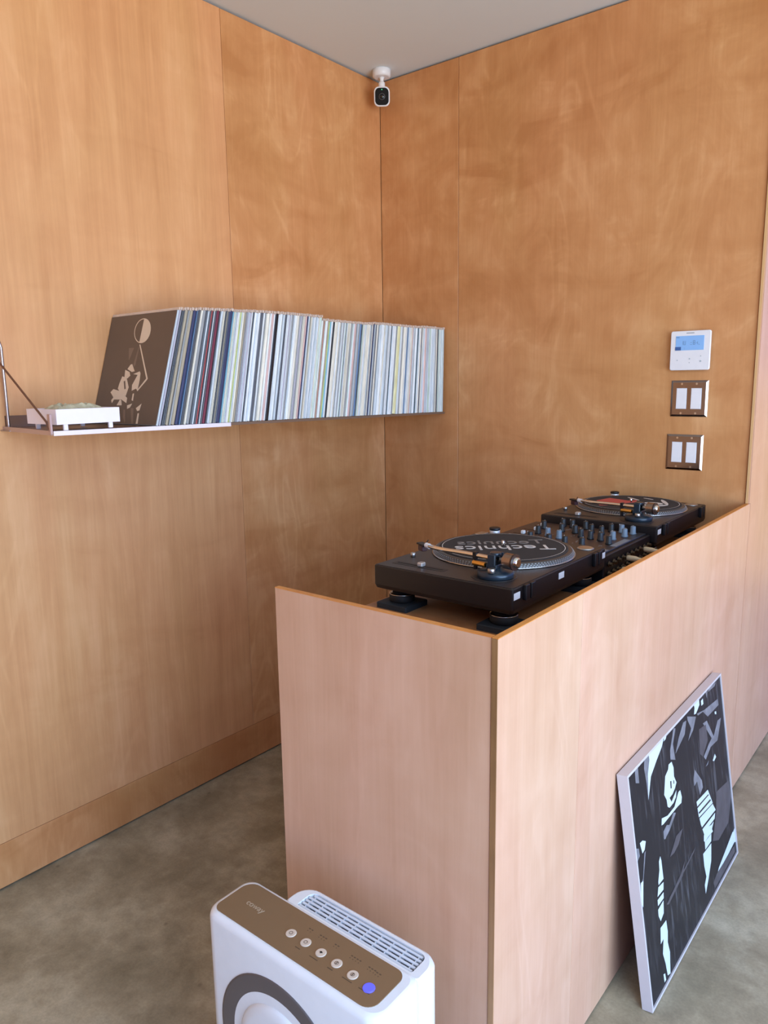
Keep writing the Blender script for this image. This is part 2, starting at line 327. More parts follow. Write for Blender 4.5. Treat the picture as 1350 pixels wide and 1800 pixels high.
# ------------------------------------------------------------------ turntables  (local x = operator's right, y = away, z = up)
def turntable(loc, label, matlabel, second):
    t = thing('turntable', label, 'turntable', (loc[0], loc[1], PADZ+0.0003), -PI/2)
    TZ = 0.086
    b = MB()
    o1 = lambda k, z: rrect(k, k, 0.453-k, 0.353-k, 0.006, z, 3)
    b.prism([o1(0.012, 0.030), o1(0.003, 0.034), o1(0.0, 0.042), o1(0.0, TZ-0.002), o1(0.0018, TZ)])
    b.build('cabinet', BLACKM, t)
    MB().prism([rrect(0.004, 0.004, 0.449, 0.349, 0.004, TZ, 3), rrect(0.004, 0.004, 0.449, 0.349, 0.004, TZ+0.0008, 3)]).build('top_plate', mat('tt_plate', (50, 42, 38), 0.42, 0.0, noise=0.05, nscale=300), t)
    for (fx, fy) in ((0.045, 0.045), (0.408, 0.045), (0.045, 0.308), (0.408, 0.308)):
        f = MB().lathe([(0.026, 0), (0.029, 0.003), (0.029, 0.017), (0.022, 0.020), (0.018, 0.031)], (fx, fy, 0)).build('foot', RUBBER, t)
        MB().lathe([(0.0285, 0.0172), (0.0295, 0.0180), (0.0290, 0.0190), (0.024, 0.0200)], (fx, fy, 0)).build('foot_ring', CHROME, f)
    cx, cy = 0.186, 0.177
    pl = MB().lathe([(0.160, TZ), (0.166, TZ+0.002), (0.166, TZ+0.0035), (0.1595, TZ+0.0125), (0.1575, TZ+0.0140), (0.152, TZ+0.0142)], (cx, cy, 0), n=96).build('platter', mat('platter_metal', (92, 90, 88), 0.4, 0.7), t)
    MB().lathe([(0.1655, TZ+0.0018), (0.1672, TZ+0.0024), (0.1672, TZ+0.0034), (0.1655, TZ+0.004)], (cx, cy, 0), n=96).build('platter_rim', CHROME, pl)
    d = MB()
    for (rr, hh, n, s) in ((0.1648, TZ+0.0052, 150, 0.0022), (0.1628, TZ+0.0080, 140, 0.0020), (0.1608, TZ+0.0108, 130, 0.0018)):
        for i in range(n):
            a = 2*PI*i/n; m = Matrix.Translation((cx, cy, 0)) @ Matrix.Rotation(a, 4, 'Z')
            d.box((rr-0.0012, -s, hh-0.0009), (rr+0.0007, s, hh+0.0009), m=m)
    o = d.build('strobe_dots', mat('dot_metal', (176, 178, 178), 0.35, 0.6), pl); o['kind'] = 'stuff'
    mt = MB().lathe([(0.1500, TZ+0.0142), (0.1502, TZ+0.0155), (0.148, TZ+0.0162)], (cx, cy, 0), n=96).build('slipmat', FELT, t); mt['label'] = matlabel
    mz = TZ+0.0162
    def ringf(r0, r1, z, material, nm):
        k = MB(); n = 96; vs = [(cx+r*math.cos(2*PI*i/n), cy+r*math.sin(2*PI*i/n), z) for r in (r0, r1) for i in range(n)]
        k.add(vs, [(i, (i+1) % n, n+(i+1) % n, n+i) for i in range(n)]); return k.build(nm, material, mt)
    ringf(0.1425, 0.1440, mz+0.0004, INKW, 'printed_ring')
    MB().cyl((cx, cy, mz), 0.0036, 0.013, n=14, ch=0.001).build('spindle', CHROME, t)
    if not second:
        ta = math.radians(-51); tx_, ty_ = -math.sin(ta), math.cos(ta)
        m1 = Matrix.Translation((cx+tx_*0.016, cy+ty_*0.016, mz+0.0002)) @ Matrix.Rotation(ta, 4, 'Z')
        text_mesh('lettering', 'Technics', 0.066, INKW, mt, m1)
        m2 = Matrix.Translation((cx-tx_*0.042, cy-ty_*0.042, mz+0.0002)) @ Matrix.Rotation(ta, 4, 'Z') @ Matrix.Diagonal((1, -1, 1, 1))
        text_mesh('lettering', 'Technics', 0.060, INKG, mt, m2)
    else:
        def flat(pts, material, nm, dz=0.0003):
            k = MB(); k.prism([[(cx+x, cy+y, mz) for x, y in pts], [(cx+x, cy+y, mz+dz) for x, y in pts]]); k.build(nm, material, mt)
        # x = towards the near side, y = towards the front panel
        flat([(0.105, -0.06), (0.02, -0.105), (-0.05, -0.09), (-0.03, -0.02), (-0.055, 0.0), (-0.01, 0.012), (0.03, -0.012), (0.06, 0.02), (0.08, -0.02)], INKR, 'red_print')
        for (x, y, rx, ry, a) in ((-0.02, 0.065, 0.020, 0.028, 0.2), (0.015, 0.062, 0.008, 0.03, 0.7), (-0.06, 0.085, 0.05, 0.007, 0.5), (0.005, 0.10, 0.022, 0.007, -0.5), (-0.075, -0.02, 0.035, 0.005, 0.9), (-0.10, 0.02, 0.02, 0.004, 1.2)):
            pts = []
            for i in range(14):
                q = 2*PI*i/14; px, py = rx*math.cos(q), ry*math.sin(q)
                pts.append((x+px*math.cos(a)-py*math.sin(a), y+px*math.sin(a)+py*math.cos(a)))
            flat(pts, INKW, 'white_print', 0.0005)
    # pitch fader
    pt = MB().box((0.3985, 0.028, TZ+0.0008), (0.4205, 0.165, TZ+0.0014)).build('pitch_fader', mat('fader_plate', (40, 36, 34), 0.5), t)
    MB().box((0.4088, 0.036, TZ+0.0014), (0.4108, 0.158, TZ+0.0019)).build('slot', mat('slot_black', (6, 6, 6), 0.8), pt)
    MB().box((0.402, 0.094, TZ+0.002), (0.418, 0.108, TZ+0.011), ch=0.002).build('fader_knob', mat('fader_silver', (205, 200, 195), 0.35, 0.6), pt)
    # buttons and lamps on the operator's left
    MB().box((0.012, 0.012, TZ+0.0008), (0.048, 0.034, TZ+0.004), ch=0.001).build('start_button', ALU, t)
    MB().lathe([(0.0135, TZ+0.0008), (0.0135, TZ+0.014), (0.0125, TZ+0.0150)], (0.025, 0.060, 0), n=28).build('strobe_housing', mat('strobe_white', (215, 215, 215), 0.35, 0.4), t)
    MB().cyl((0.025, 0.060, TZ+0.015), 0.0145, 0.007, n=28, ch=0.0015).build('power_knob', BLACK, t)
    MB().cyl((0.345, 0.030, TZ+0.0008), 0.006, 0.010, n=16, ch=0.001).build('target_lamp', ALU, t)
    MB().lathe([(0.0200, TZ+0.0008), (0.0200, TZ+0.0024), (0.0160, TZ+0.0044), (0.0060, TZ+0.0050)], (0.038, 0.318, 0), n=28).build('record_adapter', ALU, t)
    # tonearm
    px, py = 0.393, 0.278
    base = MB().lathe([(0.0475, TZ+0.0008), (0.0475, TZ+0.0016), (0.0465, TZ+0.0022)], (px-0.004, py-0.006, 0), n=40).build('tonearm_base', mat('base_ring', (34, 30, 29), 0.4), t)
    ds = mat('tonearm_dark', (40, 52, 62), 0.28, 0.3)
    MB().lathe([(0.037, TZ+0.0022), (0.038, TZ+0.004), (0.038, TZ+0.013), (0.034, TZ+0.0165), (0.020, TZ+0.0185), (0.016, TZ+0.026)], (px, py, 0), n=40).build('height_ring', ds, base)
    az = TZ+0.040
    gb = MB()
    gb.box((px-0.019, py-0.013, TZ+0.022), (px+0.019, py+0.013, TZ+0.031), ch=0.002)
    gb.box((px-0.019, py-0.009, TZ+0.028), (px-0.013, py+0.009, az+0.012), ch=0.0015)
    gb.box((px+0.013, py-0.009, TZ+0.028), (px+0.019, py+0.009, az+0.012), ch=0.0015)
    gb.cyl((px, py, az+0.006), 0.012, 0.008, n=20, ch=0.001)
    gb.build('gimbal', ds, t)
    gd = Vector((0.369-px, 0.062-py, 0)); gl = gd.length; gd.normalize(); side = Vector((-gd.y, gd.x, 0))
    P0 = Vector((px, py, az))
    def P(s, o=0.0, z=0.0): return P0+gd*s+side*o+Vector((0, 0, z))
    pts = [P(-0.012), P(0.02), P(0.06), P(0.10, 0.002), P(0.13, 0.006), P(0.155, 0.007), P(0.175, 0.002), P(0.188, -0.004, -0.002)]
    arm = MB().tube(pts, 0.0047, 12).build('tonearm_tube', CHROME, t)
    MB().tube([P(0.186, -0.004, -0.002), P(0.200, -0.009, -0.002)], 0.0060, 12).build('locking_collar', WHITE, arm)
    hs = MB(); q = P(0.200, -0.009, -0.004); hd = (gd+side*(-0.36)).normalized(); ang = math.atan2(hd.y, hd.x)
    m = Matrix.Translation(q) @ Matrix.Rotation(ang, 4, 'Z')
    hs.box((0, -0.008, -0.001), (0.034, 0.008, 0.003), ch=0.001, m=m)
    hs.tube([m @ Vector((0.020, -0.008, 0.001)), m @ Vector((0.026, -0.016, 0.003)), m @ Vector((0.030, -0.021, 0.006))], 0.0012, 6)
    hs = hs.build('headshell', BLACK, arm)
    MB().box((0.008, -0.007, -0.014), (0.028, 0.007, -0.0012), ch=0.0015, m=m).build('cartridge', mat('cartridge', (70, 40, 42), 0.4), arm)
    cw = MB().tube([P(-0.012), P(-0.050)], 0.0055, 12); cw.build('rear_stub', ALU, arm)
    k = MB(); k.tube([P(-0.026), P(-0.0262)], [0.011, 0.0165], 28); k.tube([P(-0.0262), P(-0.046)], 0.0165, 28)
    k.build('counterweight', mat('weight_bronze', (150, 132, 118), 0.25, 0.9), arm)
    k = MB(); k.tube([P(-0.0462), P(-0.0500)], 0.0170, 28); k.build('weight_dial', mat('dial_dark', (48, 30, 26), 0.4), arm)
    k = MB(); k.tube([P(-0.0501), P(-0.056), P(-0.0575)], [0.0115, 0.0105, 0.008], 20); k.build('weight_cap', CHROME, arm)
    MB().cyl((px+0.030, py+0.008, TZ+0.017), 0.008, 0.010, n=18, ch=0.001).build('antiskate_dial', ALU, t)
    ar = MB(); ar.tube([P(0.052, 0.0, -0.030), P(0.052, 0, 0.006)], 0.0045, 10); ar.box((-0.006, -0.004, -0.007), (0.006, 0.004, 0.007), m=Matrix.Translation(P(0.052)))
    ar.build('arm_rest', BLACK, t)
    lv = MB(); lv.tube([P(0.012, 0.018, -0.012), P(0.045, 0.016, -0.012)], 0.0055, 12); lv.build('cue_lever', mat('brass', (215, 170, 95), 0.25, 1.0), t)
    # rear face: hinges and stickers
    for hx in (0.395, 0.060):
        hg = MB()
        hg.box((hx-0.020, 0.353, TZ-0.030), (hx-0.003, 0.362, TZ+0.002), ch=0.0015); hg.box((hx+0.003, 0.353, TZ-0.030), (hx+0.020, 0.362, TZ+0.002), ch=0.0015)
        hg.build('hinge_socket', BLACK, t)
    st = ((0.4255, 0.4505), (0.228, 0.254), (0.004, 0.026)) if not second else ((0.424, 0.450),)
    for (a, b_) in st:
        MB().box((a, 0.3531, TZ-0.023), (b_, 0.3536, TZ-0.009)).build('sticker', PAPER, t)
    return t
turntable(T1, 'black turntable nearest the booth corner, with a dark lettered slipmat', 'dark felt slipmat with the word Technics in white', False)
turntable(T2, 'black turntable at the far end by the back wall, red and white slipmat print', 'dark slipmat with a red shape and white figures', True)

# ------------------------------------------------------------------ mixer
mx = thing('dj_mixer', 'black mixer with rows of knobs between the two turntables', 'mixer', (0.985, -0.814, CZ+0.0004))
mw, md, mh = 0.350, 0.316, 0.076   # x (away), y (width), height
b = MB(); b.prism([rrect(0, 0, mw, md, 0.004, 0.010, 2), rrect(0, 0, mw, md, 0.004, mh-0.002, 2), rrect(0.002, 0.002, mw-0.002, md-0.002, 0.004, mh, 2)]); b.build('chassis', BLACK, mx)
MB().box((0.004, 0.004, mh), (mw-0.03, md-0.004, mh+0.0012)).build('faceplate', MIX, mx)
for (fx, fy) in ((0.03, 0.03), (0.03, md-0.03), (mw-0.03, 0.03), (mw-0.03, md-0.03)):
    MB().cyl((fx, fy, 0), 0.012, 0.010, n=16).build('foot', RUBBER, mx)
MB().box((mw-0.032, 0.008, mh), (mw-0.010, md-0.008, mh+0.004), ch=0.001).build('rear_ridge', mat('ridge', (58, 60, 66), 0.35, 0.4), mx)
kz = mh+0.0012
knobpos = [(1.079, -0.663, 0), (1.059, -0.588, 0), (1.115, -0.676, 1), (1.155, -0.690, 1), (1.091, -0.530, 0), (1.195, -0.639, 0), (1.193, -0.565, 0), (1.227, -0.650, 0), (1.225, -0.572, 0), (1.257, -0.655, 0),
           (1.292, -0.684, 0), (1.235, -0.527, 0), (1.278, -0.623, 1), (1.262, -0.520, 1), (1.290, -0.571, 1), (1.296, -0.526, 1), (1.12, -0.60, 0), (1.16, -0.60, 0), (1.155, -0.75, 0), (1.20, -0.75, 0), (1.10, -0.75, 0), (1.245, -0.745, 0), (1.12, -0.53, 0), (1.16, -0.53, 0)]
for (kx, ky, kind) in knobpos:
    x, y = kx-0.985, ky+0.814
    kb = MB().lathe([(0.0092, kz), (0.0096, kz+0.003), (0.0078, kz+0.005), (0.0070, kz+0.0215), (0.0058, kz+0.0232)], (x, y, 0), n=18).build('knob', KNOBG if kind else KNOB, mx)
    a = random.uniform(-0.9, 0.9)
    m = Matrix.Translation((x, y, 0)) @ Matrix.Rotation(a+2.4, 4, 'Z')
    MB().box((0.0060, -0.0009, kz+0.006), (0.0080, 0.0009, kz+0.0236), m=m).build('pointer', KNOBL, kb)
for i in range(4):
    yy = 0.06+i*0.065
    sl = MB().box((0.030, yy-0.0012, kz), (0.085, yy+0.0012, kz+0.0004)).build('channel_fader', mat('slot_black', (6, 6, 6)), mx)
    MB().box((0.050+0.006*(i % 3), yy-0.006, kz+0.0006), (0.060+0.006*(i % 3), yy+0.006, kz+0.010), ch=0.0015).build('fader_cap', KNOBL, sl)
pm = MB()
for i in range(46):
    x = random.choice((0.10, 0.135, 0.185, 0.225, 0.262, 0.295))+random.uniform(-0.004, 0.004); y = random.uniform(0.02, md-0.02)
    pm.box((x, y, kz), (x+0.0022, y+random.uniform(0.004, 0.012), kz+0.0003))
o = pm.build('panel_markings', INKG, mx); o['kind'] = 'stuff'
MB().box((mw-0.0295, 0.020, mh+0.004), (mw-0.0125, 0.055, mh+0.0046)).build('rear_plate', mat('rear_plate', (120, 130, 140), 0.4), mx)
MB().box((mw-0.0295, 0.10, mh+0.004), (mw-0.0125, 0.20, mh+0.0046)).build('rear_plate', mat('rear_plate', (120, 130, 140), 0.4), mx)
for i in range(10):
    y = 0.025+i*0.030
    for z in (0.028, 0.052):
        jk = MB().lathe([(0.0075, 0), (0.0075, 0.003), (0.0045, 0.003), (0.0045, 0.010)], (mw, y, z), axis='x', n=14).build('jack_socket', mat('gold_jack', (74, 62, 44), 0.35, 0.8), mx)
def cable(name, pts, r, material, label, cat='cable', group=None):
    # smooth the path
    P_ = [Vector(p) for p in pts]; out = []
    for i in range(len(P_)-1):
        p0 = P_[max(i-1, 0)]; p1 = P_[i]; p2 = P_[i+1]; p3 = P_[min(i+2, len(P_)-1)]
        for k in range(8):
            t = k/8; out.append(0.5*((2*p1)+(p2-p0)*t+(2*p0-5*p1+4*p2-p3)*t*t+(3*p1-p0-3*p2+p3)*t**3))
    out.append(P_[-1])
    return tag(MB().tube(out, r, 8).build(name, material), label, cat, group)
IV = mat('ivory_plug', (206, 186, 150), 0.45)
for i, (y, zz) in enumerate(((-0.575, 0.052), (-0.635, 0.028), (-0.695, 0.052), (-0.725, 0.028))):
    pl = thing('phono_plug', 'ivory plug on the back of the mixer, %s from the far turntable' % ('first', 'second', 'third', 'fourth')[i], 'plug', (0.985+mw+0.0105, y+0.0, CZ+zz))
    MB().lathe([(0.006, 0), (0.007, 0.004), (0.0065, 0.022), (0.0045, 0.030), (0.0035, 0.042)], (0, 0, 0), axis='x', n=16).build('plug_body', IV, pl)
    MB().tube([(0.042, 0, 0), (0.058, 0, -0.004), (0.068, 0.0, -0.016), (0.070, 0.010, -min(0.03, zz-0.008))], 0.0022, 8).build('cable_end', BLACK, pl)
cable('coiled_cable', [(1.17+0.055*math.cos(a*0.6), -1.41+0.045*math.sin(a*0.6), CZ+0.0045+0.0011*a) for a in range(0, 18)], 0.0032, RUBBER, 'black cable coiled on the counter under the nearer turntable')
cable('power_lead', [(1.44, -1.06, 0.894), (1.425, -1.12, 0.894), (1.43, -1.20, 0.8945), (1.40, -1.28, 0.8945), (1.425, -1.37, 0.8945), (1.40, -1.46, 0.8945), (1.36, -1.50, 0.8945)], 0.0035, RUBBER, 'thin black lead lying along the inside of the booth front')

# ------------------------------------------------------------------ shelf with records
def sz(y): return 1.2875-0.0118*(y+1.636)      # the shelf drops very slightly to the far end
SF = 0.314
def shelf(name, label, y0, y1, material, lip):
    t = thing(name, label, 'shelf', (0.001, y0, sz(y0)))
    ln = y1-y0; dz = sz(y1)-sz(y0); sk = 0.032 if lip > 0.01 else 0.0
    def Q(x, y, z): return (x, y, z+dz*y/ln)
    b = MB(); b.prism([[Q(0, sk, -0.002), Q(SF-0.002, 0, -0.002), Q(SF-0.002, 0, 0), Q(0, sk, 0)], [Q(0, ln, -0.002), Q(SF-0.002, ln, -0.002), Q(SF-0.002, ln, 0), Q(0, ln, 0)]])
    b.build('shelf_board', mat('shelf_steel', (150, 128, 112), 0.3, 0.9), t)
    b = MB(); b.prism([[Q(SF-0.002, 0, -lip), Q(SF, 0, -lip), Q(SF, 0, 0.0), Q(SF-0.002, 0, 0.0)], [Q(SF-0.002, ln, -lip), Q(SF, ln, -lip), Q(SF, ln, 0.0), Q(SF-0.002, ln, 0.0)]])
    b.build('front_lip', material, t)
    b = MB(); b.prism([[Q(0, sk, 0), Q(0.002, sk, 0), Q(0.002, sk, 0.03), Q(0, sk, 0.03)], [Q(0, ln, 0), Q(0.002, ln, 0), Q(0.002, ln, 0.03), Q(0, ln, 0.03)]])
    b.build('wall_flange', mat('shelf_steel', (150, 128, 112), 0.3, 0.9), t)
    return t
YA = -1.636; YM = -1.103
BRN = mat('brown_steel', (128, 104, 86), 0.45, 0.3)
s1 = shelf('wall_shelf', 'white enamelled steel wall shelf, nearer length under the tray and the first records', YA, YM, WHITE_M, 0.011)
s2 = shelf('wall_shelf', 'brown steel wall shelf, farther length reaching into the corner under the records', YM+0.001, -0.003, BRN, 0.008)
# side bracket
br = thing('shelf_bracket', 'steel side bracket with upright rod and diagonal stay at the open end of the shelf', 'bracket', (0.0, YA-0.004, sz(YA)))
rod = mat('bracket_steel', (172, 162, 160), 0.3, 0.9)
MB().tube([(0.016, 0.038, 0.0), (0.016, 0.038, 0.205), (0.016, 0.034, 0.220), (0.015, 0.022, 0.231), (0.013, -0.010, 0.234), (0.006, -0.022, 0.234)], 0.0042, 10).build('upright_rod', rod, br)
MB().prism([[(0.0, 0.029, -0.010), (0.0, 0.032, -0.010), (0.0, 0.032, 0.002), (0.0, 0.029, 0.002)], [(0.312, -0.0005, -0.010), (0.312, 0.002, -0.010), (0.312, 0.002, 0.001), (0.312, -0.0005, 0.001)]]).build('side_arm', mat('arm_steel', (190, 172, 172), 0.35, 0.8), br)
MB().box((0.0, 0.022, -0.010), (0.05, 0.052, -0.007), ch=0.0006).build('foot_plate', rod, br)
MB().tube([(0.309, 0.000, -0.004), (0.30, -0.004, 0.022), (0.0035, -0.030, 0.262)], 0.0026, 8).build('diagonal_stay', mat('stay_dark', (120, 84, 66), 0.4, 0.6), br)
MB().box((0.302, -0.003, -0.008), (0.3145, 0.003, 0.040), ch=0.001).build('hook_end', mat('arm_steel', (190, 172, 172), 0.35, 0.8), br)

# tray
ty0, ty1, tx0, tx1 = -1.628, -1.462, 0.175, 0.318
tz = sz(-1.6)+0.0010
tr = thing('tray', 'white tray on short legs at the open end of the shelf', 'tray', (tx0, ty0, tz))
b = MB(); dx, dy = tx1-tx0, ty1-ty0
b.box((0, 0, 0.014), (dx, dy, 0.018)); b.box((0, 0, 0.018), (dx, 0.004, 0.050)); b.box((0, dy-0.004, 0.018), (dx, dy, 0.050))
b.box((0, 0.004, 0.018), (0.004, dy-0.004, 0.050)); b.box((dx-0.004, 0.004, 0.018), (dx, dy-0.004, 0.050)); b.build('tray_body', mat('tray_white', (240, 232, 240), 0.4), tr)
for (lx, ly) in ((dx-0.008, 0.018), (dx-0.008, dy-0.030), (0.002, 0.018), (0.002, dy-0.030)):
    MB().box((lx, ly, 0), (lx+0.006, ly+0.011, 0.014), ch=0.0008).build('leg', mat('tray_white', (240, 232, 240), 0.4), tr)
# crumpled contents of the tray
CR = mat('crumpled_paper', (186, 180, 150), 0.7, noise=0.45, nscale=60)
cells = MB(); nx, ny = 14, 18; vs = []
for i in range(nx+1):
    for j in range(ny+1):
        x = 0.006+(dx-0.012)*i/nx; y = 0.006+(dy-0.012)*j/ny
        e_ = min(1, 4*min(i, nx-i)/nx)*min(1, 4*min(j, ny-j)/ny)
        vs.append((x, y, 0.040+e_*(0.012+0.012*random.random())))
fs = [(i*(ny+1)+j, (i+1)*(ny+1)+j, (i+1)*(ny+1)+j+1, i*(ny+1)+j+1) for i in range(nx) for j in range(ny)]
cells.add(vs, fs); nb = len(vs)
cells.box((0.006, 0.006, 0.0185), (dx-0.006, dy-0.006, 0.039))
tag(cells.build('crumpled_packaging', CR, None, (tx0, ty0, tz)), 'heap of crumpled mottled beige packaging lying in the white tray', 'packaging')

# records
def spine_mat():
    m = bpy.data.materials.new('record_sleeve'); m.use_nodes = True; nt = m.node_tree; N = nt.nodes.new; L_ = nt.links.new
    b = nt.nodes['Principled BSDF']; oi = N('ShaderNodeObjectInfo'); tc = N('ShaderNodeTexCoord')
    off = N('ShaderNodeVectorMath'); off.operation = 'SCALE'; off.inputs[0].default_value = (13, 17, 29); L_(oi.outputs['Random'], off.inputs['Scale'])
    ad = N('ShaderNodeVectorMath'); ad.operation = 'ADD'; L_(tc.outputs['Object'], ad.inputs[0]); L_(off.outputs[0], ad.inputs[1])
    mp = N('ShaderNodeMapping'); mp.inputs['Scale'].default_value = (0.2, 0.03, 0.16); L_(ad.outputs[0], mp.inputs[0])
    n = N('ShaderNodeTexNoise'); n.inputs['Scale'].default_value = 130; n.inputs['Detail'].default_value = 2; L_(mp.outputs[0], n.inputs['Vector'])
    n2 = N('ShaderNodeTexNoise'); n2.inputs['Scale'].default_value = 9; n2.inputs['Detail'].default_value = 1; L_(mp.outputs[0], n2.inputs['Vector'])
    mr = N('ShaderNodeMapRange'); mr.inputs['From Min'].default_value = 0.35; mr.inputs['From Max'].default_value = 0.65
    mr.inputs['To Min'].default_value = 0.84; mr.inputs['To Max'].default_value = 1.12; L_(n.outputs['Fac'], mr.inputs['Value'])
    mr2 = N('ShaderNodeMapRange'); mr2.inputs['From Min'].default_value = 0.3; mr2.inputs['From Max'].default_value = 0.7
    mr2.inputs['To Min'].default_value = 0.85; mr2.inputs['To Max'].default_value = 1.08; L_(n2.outputs['Fac'], mr2.inputs['Value'])
    mm = N('ShaderNodeMath'); mm.operation = 'MULTIPLY'; L_(mr.outputs[0], mm.inputs[0]); L_(mr2.outputs[0], mm.inputs[1])
    vm = N('ShaderNodeVectorMath'); vm.operation = 'SCALE'; L_(oi.outputs['Color'], vm.inputs[0]); L_(mm.outputs[0], vm.inputs['Scale'])
    L_(vm.outputs[0], b.inputs['Base Color']); b.inputs['Roughness'].default_value = 0.35
    return m
def film_mat():
    m = bpy.data.materials.new('clear_film'); m.use_nodes = True; nt = m.node_tree; N = nt.nodes.new
    b = nt.nodes['Principled BSDF']; b.inputs['Base Color'].default_value = srgb((240, 222, 206)); b.inputs['Roughness'].default_value = 0.25
    tr_ = N('ShaderNodeBsdfTransparent'); mx_ = N('ShaderNodeMixShader'); mx_.inputs[0].default_value = 0.5
    tc = N('ShaderNodeTexCoord'); n = N('ShaderNodeTexNoise'); n.inputs['Scale'].default_value = 30; nt.links.new(tc.outputs['Object'], n.inputs['Vector'])
    mr = N('ShaderNodeMapRange'); mr.inputs['To Min'].default_value = 0.35; mr.inputs['To Max'].default_value = 0.75
    nt.links.new(n.outputs['Fac'], mr.inputs['Value']); nt.links.new(mr.outputs[0], mx_.inputs[0])
    nt.links.new(tr_.outputs[0], mx_.inputs[1]); nt.links.new(b.outputs[0], mx_.inputs[2])
    nt.links.new(mx_.outputs[0], nt.nodes['Material Output'].inputs['Surface']); return m
SPM = spine_mat(); FILM = film_mat()
COLS = {'pale blue': (206, 216, 221), 'grey': (158, 160, 160), 'white': (232, 236, 236), 'cream': (230, 224, 206), 'lavender grey': (188, 184, 194), 'dark grey': (84, 88, 94),
        'black': (24, 24, 28), 'navy': (50, 56, 90), 'maroon': (112, 40, 58), 'blue': (104, 134, 170), 'yellow': (226, 222, 170), 'pink': (222, 188, 180), 'mint green': (204, 219, 206),
        'tan': (176, 164, 140), 'teal': (42, 74, 88), 'red': (190, 70, 66), 'lime': (204, 216, 140), 'sky blue': (130, 186, 206), 'charcoal': (44, 46, 48)}
PXY = [(278, -1.352), (376, -1.150), (428, -1.056), (569, -0.712), (726, -0.218), (779, -0.012)]
def ypx(p):
    for (a, ya), (c, yc) in zip(PXY, PXY[1:]):
        if p <= c: return ya+(yc-ya)*(p-a)/(c-a)
    return PXY[-1][1]
special = [(286, 'dark grey', .006), (296, 'tan', .010), (303, 'navy', .010), (311, 'blue', .003), (321, 'grey', .01), (333, 'dark grey', .006), (338, 'red', .0035), (348, 'maroon', .009), (373, 'navy', .012), (377, 'sky blue', .004), (384, 'mint green', .004),
           (395, 'lime', .004), (400, 'cream', .005), (406, 'tan', .006), (418, 'lavender grey', .007), (428, 'white', .009), (437, 'dark grey', .011), (448, 'cream', .012), (455, 'pink', .008), (463, 'black', .013), (472, 'white', .006), (479, 'dark grey', .006),
           (500, 'cream', .01), (513, 'cream', .006), (516, 'pink', .006), (520, 'navy', .004), (545, 'mint green', .008), (552, 'red', .003), (557, 'tan', .005), (560, 'lime', .004), (563, 'sky blue', .006), (569, 'charcoal', .006), (574, 'cream', .009), (591, 'dark grey', .004),
           (605, 'pink', .008), (613, 'blue', .008), (618, 'dark grey', .004), (638, 'navy', .004), (643, 'dark grey', .004), (672, 'teal', .006), (684, 'yellow', .02), (695, 'grey', .006), (705, 'blue', .008), (715, 'pink', .006), (726, 'teal', .008), (734, 'navy', .003),
           (740, 'pink', .012), (746, 'lavender grey', .004), (748, 'mint green', .006), (755, 'pale blue', .01), (765, 'dark grey', .004), (770, 'mint green', .006), (778, 'red', .003)]
special = [(ypx(a), b_, c) for a, b_, c in special]
LN = [(-1.35, 16.5), (-1.2, 13.2), (-1.05, 11.2), (-0.70, 10.2), (-0.45, 8.2), (-0.22, 6.0), (0.0, 1.5)]
def lean(y):
    for (a, la), (c, lc) in zip(LN, LN[1:]):
        if y <= c: return math.radians(la+(lc-la)*(y-a)/(c-a))
    return math.radians(LN[-1][1])
# prototype meshes: origin at the rear bottom edge, thickness 1 (scaled per record)
def rec_mesh():
    b = MB(); r = 0.0
    prof = [(0, 0), (0.3125, 0), (0.3145, 0.18), (0.315, 0.5), (0.3145, 0.82), (0.3125, 1), (0, 1)]
    b.prism([[(x, y, 0) for x, y in prof], [(x, y, 0.315) for x, y in prof]]); return b
proto = rec_mesh().build('record_sleeve', SPM); rec_me = proto.data; bpy.data.objects.remove(proto)
fb = MB(); fb.box((0.0, 0.2, 0.3152), (0.318, 0.8, 0.3225)); 
pf = fb.build('outer_sleeve', FILM); film_me = pf.data; bpy.data.objects.remove(pf)
y = -1.357; recs = []; prev = None; si = 0; seen = {}; last = ''
ordinal = ['first', 'second', 'third', 'fourth', 'fifth', 'sixth', 'seventh', 'eighth', 'ninth', 'tenth', 'eleventh', 'twelfth', 'thirteenth', 'fourteenth', 'fifteenth', 'sixteenth', 'seventeenth', 'eighteenth']
pool_l = ['pale blue']*5+['grey']*4+['white']*4+['cream']*3+['lavender grey']*3+['dark grey']*3+['tan']*2
pool_r = ['pale blue']*5+['white']*6+['mint green']*2+['cream']*3+['grey']*3+['lavender grey']*1
while y < -0.024:
    th = random.choice((0.0032, 0.004, 0.0045, 0.0055, 0.007, 0.0085)); col = random.choice(pool_l if y < -0.75 else pool_r)
    if si < len(special) and y >= special[si][0]-0.003:
        col, th = special[si][1], max(special[si][2], 0.0034); si += 1
    if not recs: col, th = 'pale blue', 0.006
    a = lean(y)
    if prev is not None:
        y += 0.315*max(0, math.tan(prev)-math.tan(a))
    if y+th+0.325*math.tan(a) > -0.002: break
    if y+th > -0.004: break
    recs.append([y, th, a, col]); prev = a; y += th/math.cos(a)+0.0006
LAND = [(463, 'black', 'the thick black spine'), (348, 'maroon', 'the maroon spine'), (563, 'sky blue', 'the sky blue spine at mid row'), (613, 'blue', 'the blue spine past mid row'), (684, 'yellow', 'the thick pale yellow spine'), (726, 'teal', 'the last teal spine')]
marks = []
for p_, c_, d_ in LAND:
    k = min((i for i in range(len(recs)) if recs[i][3] == c_), key=lambda i: abs(recs[i][0]-ypx(p_))); marks.append((k, d_))
marks.sort(); mk = dict(marks)
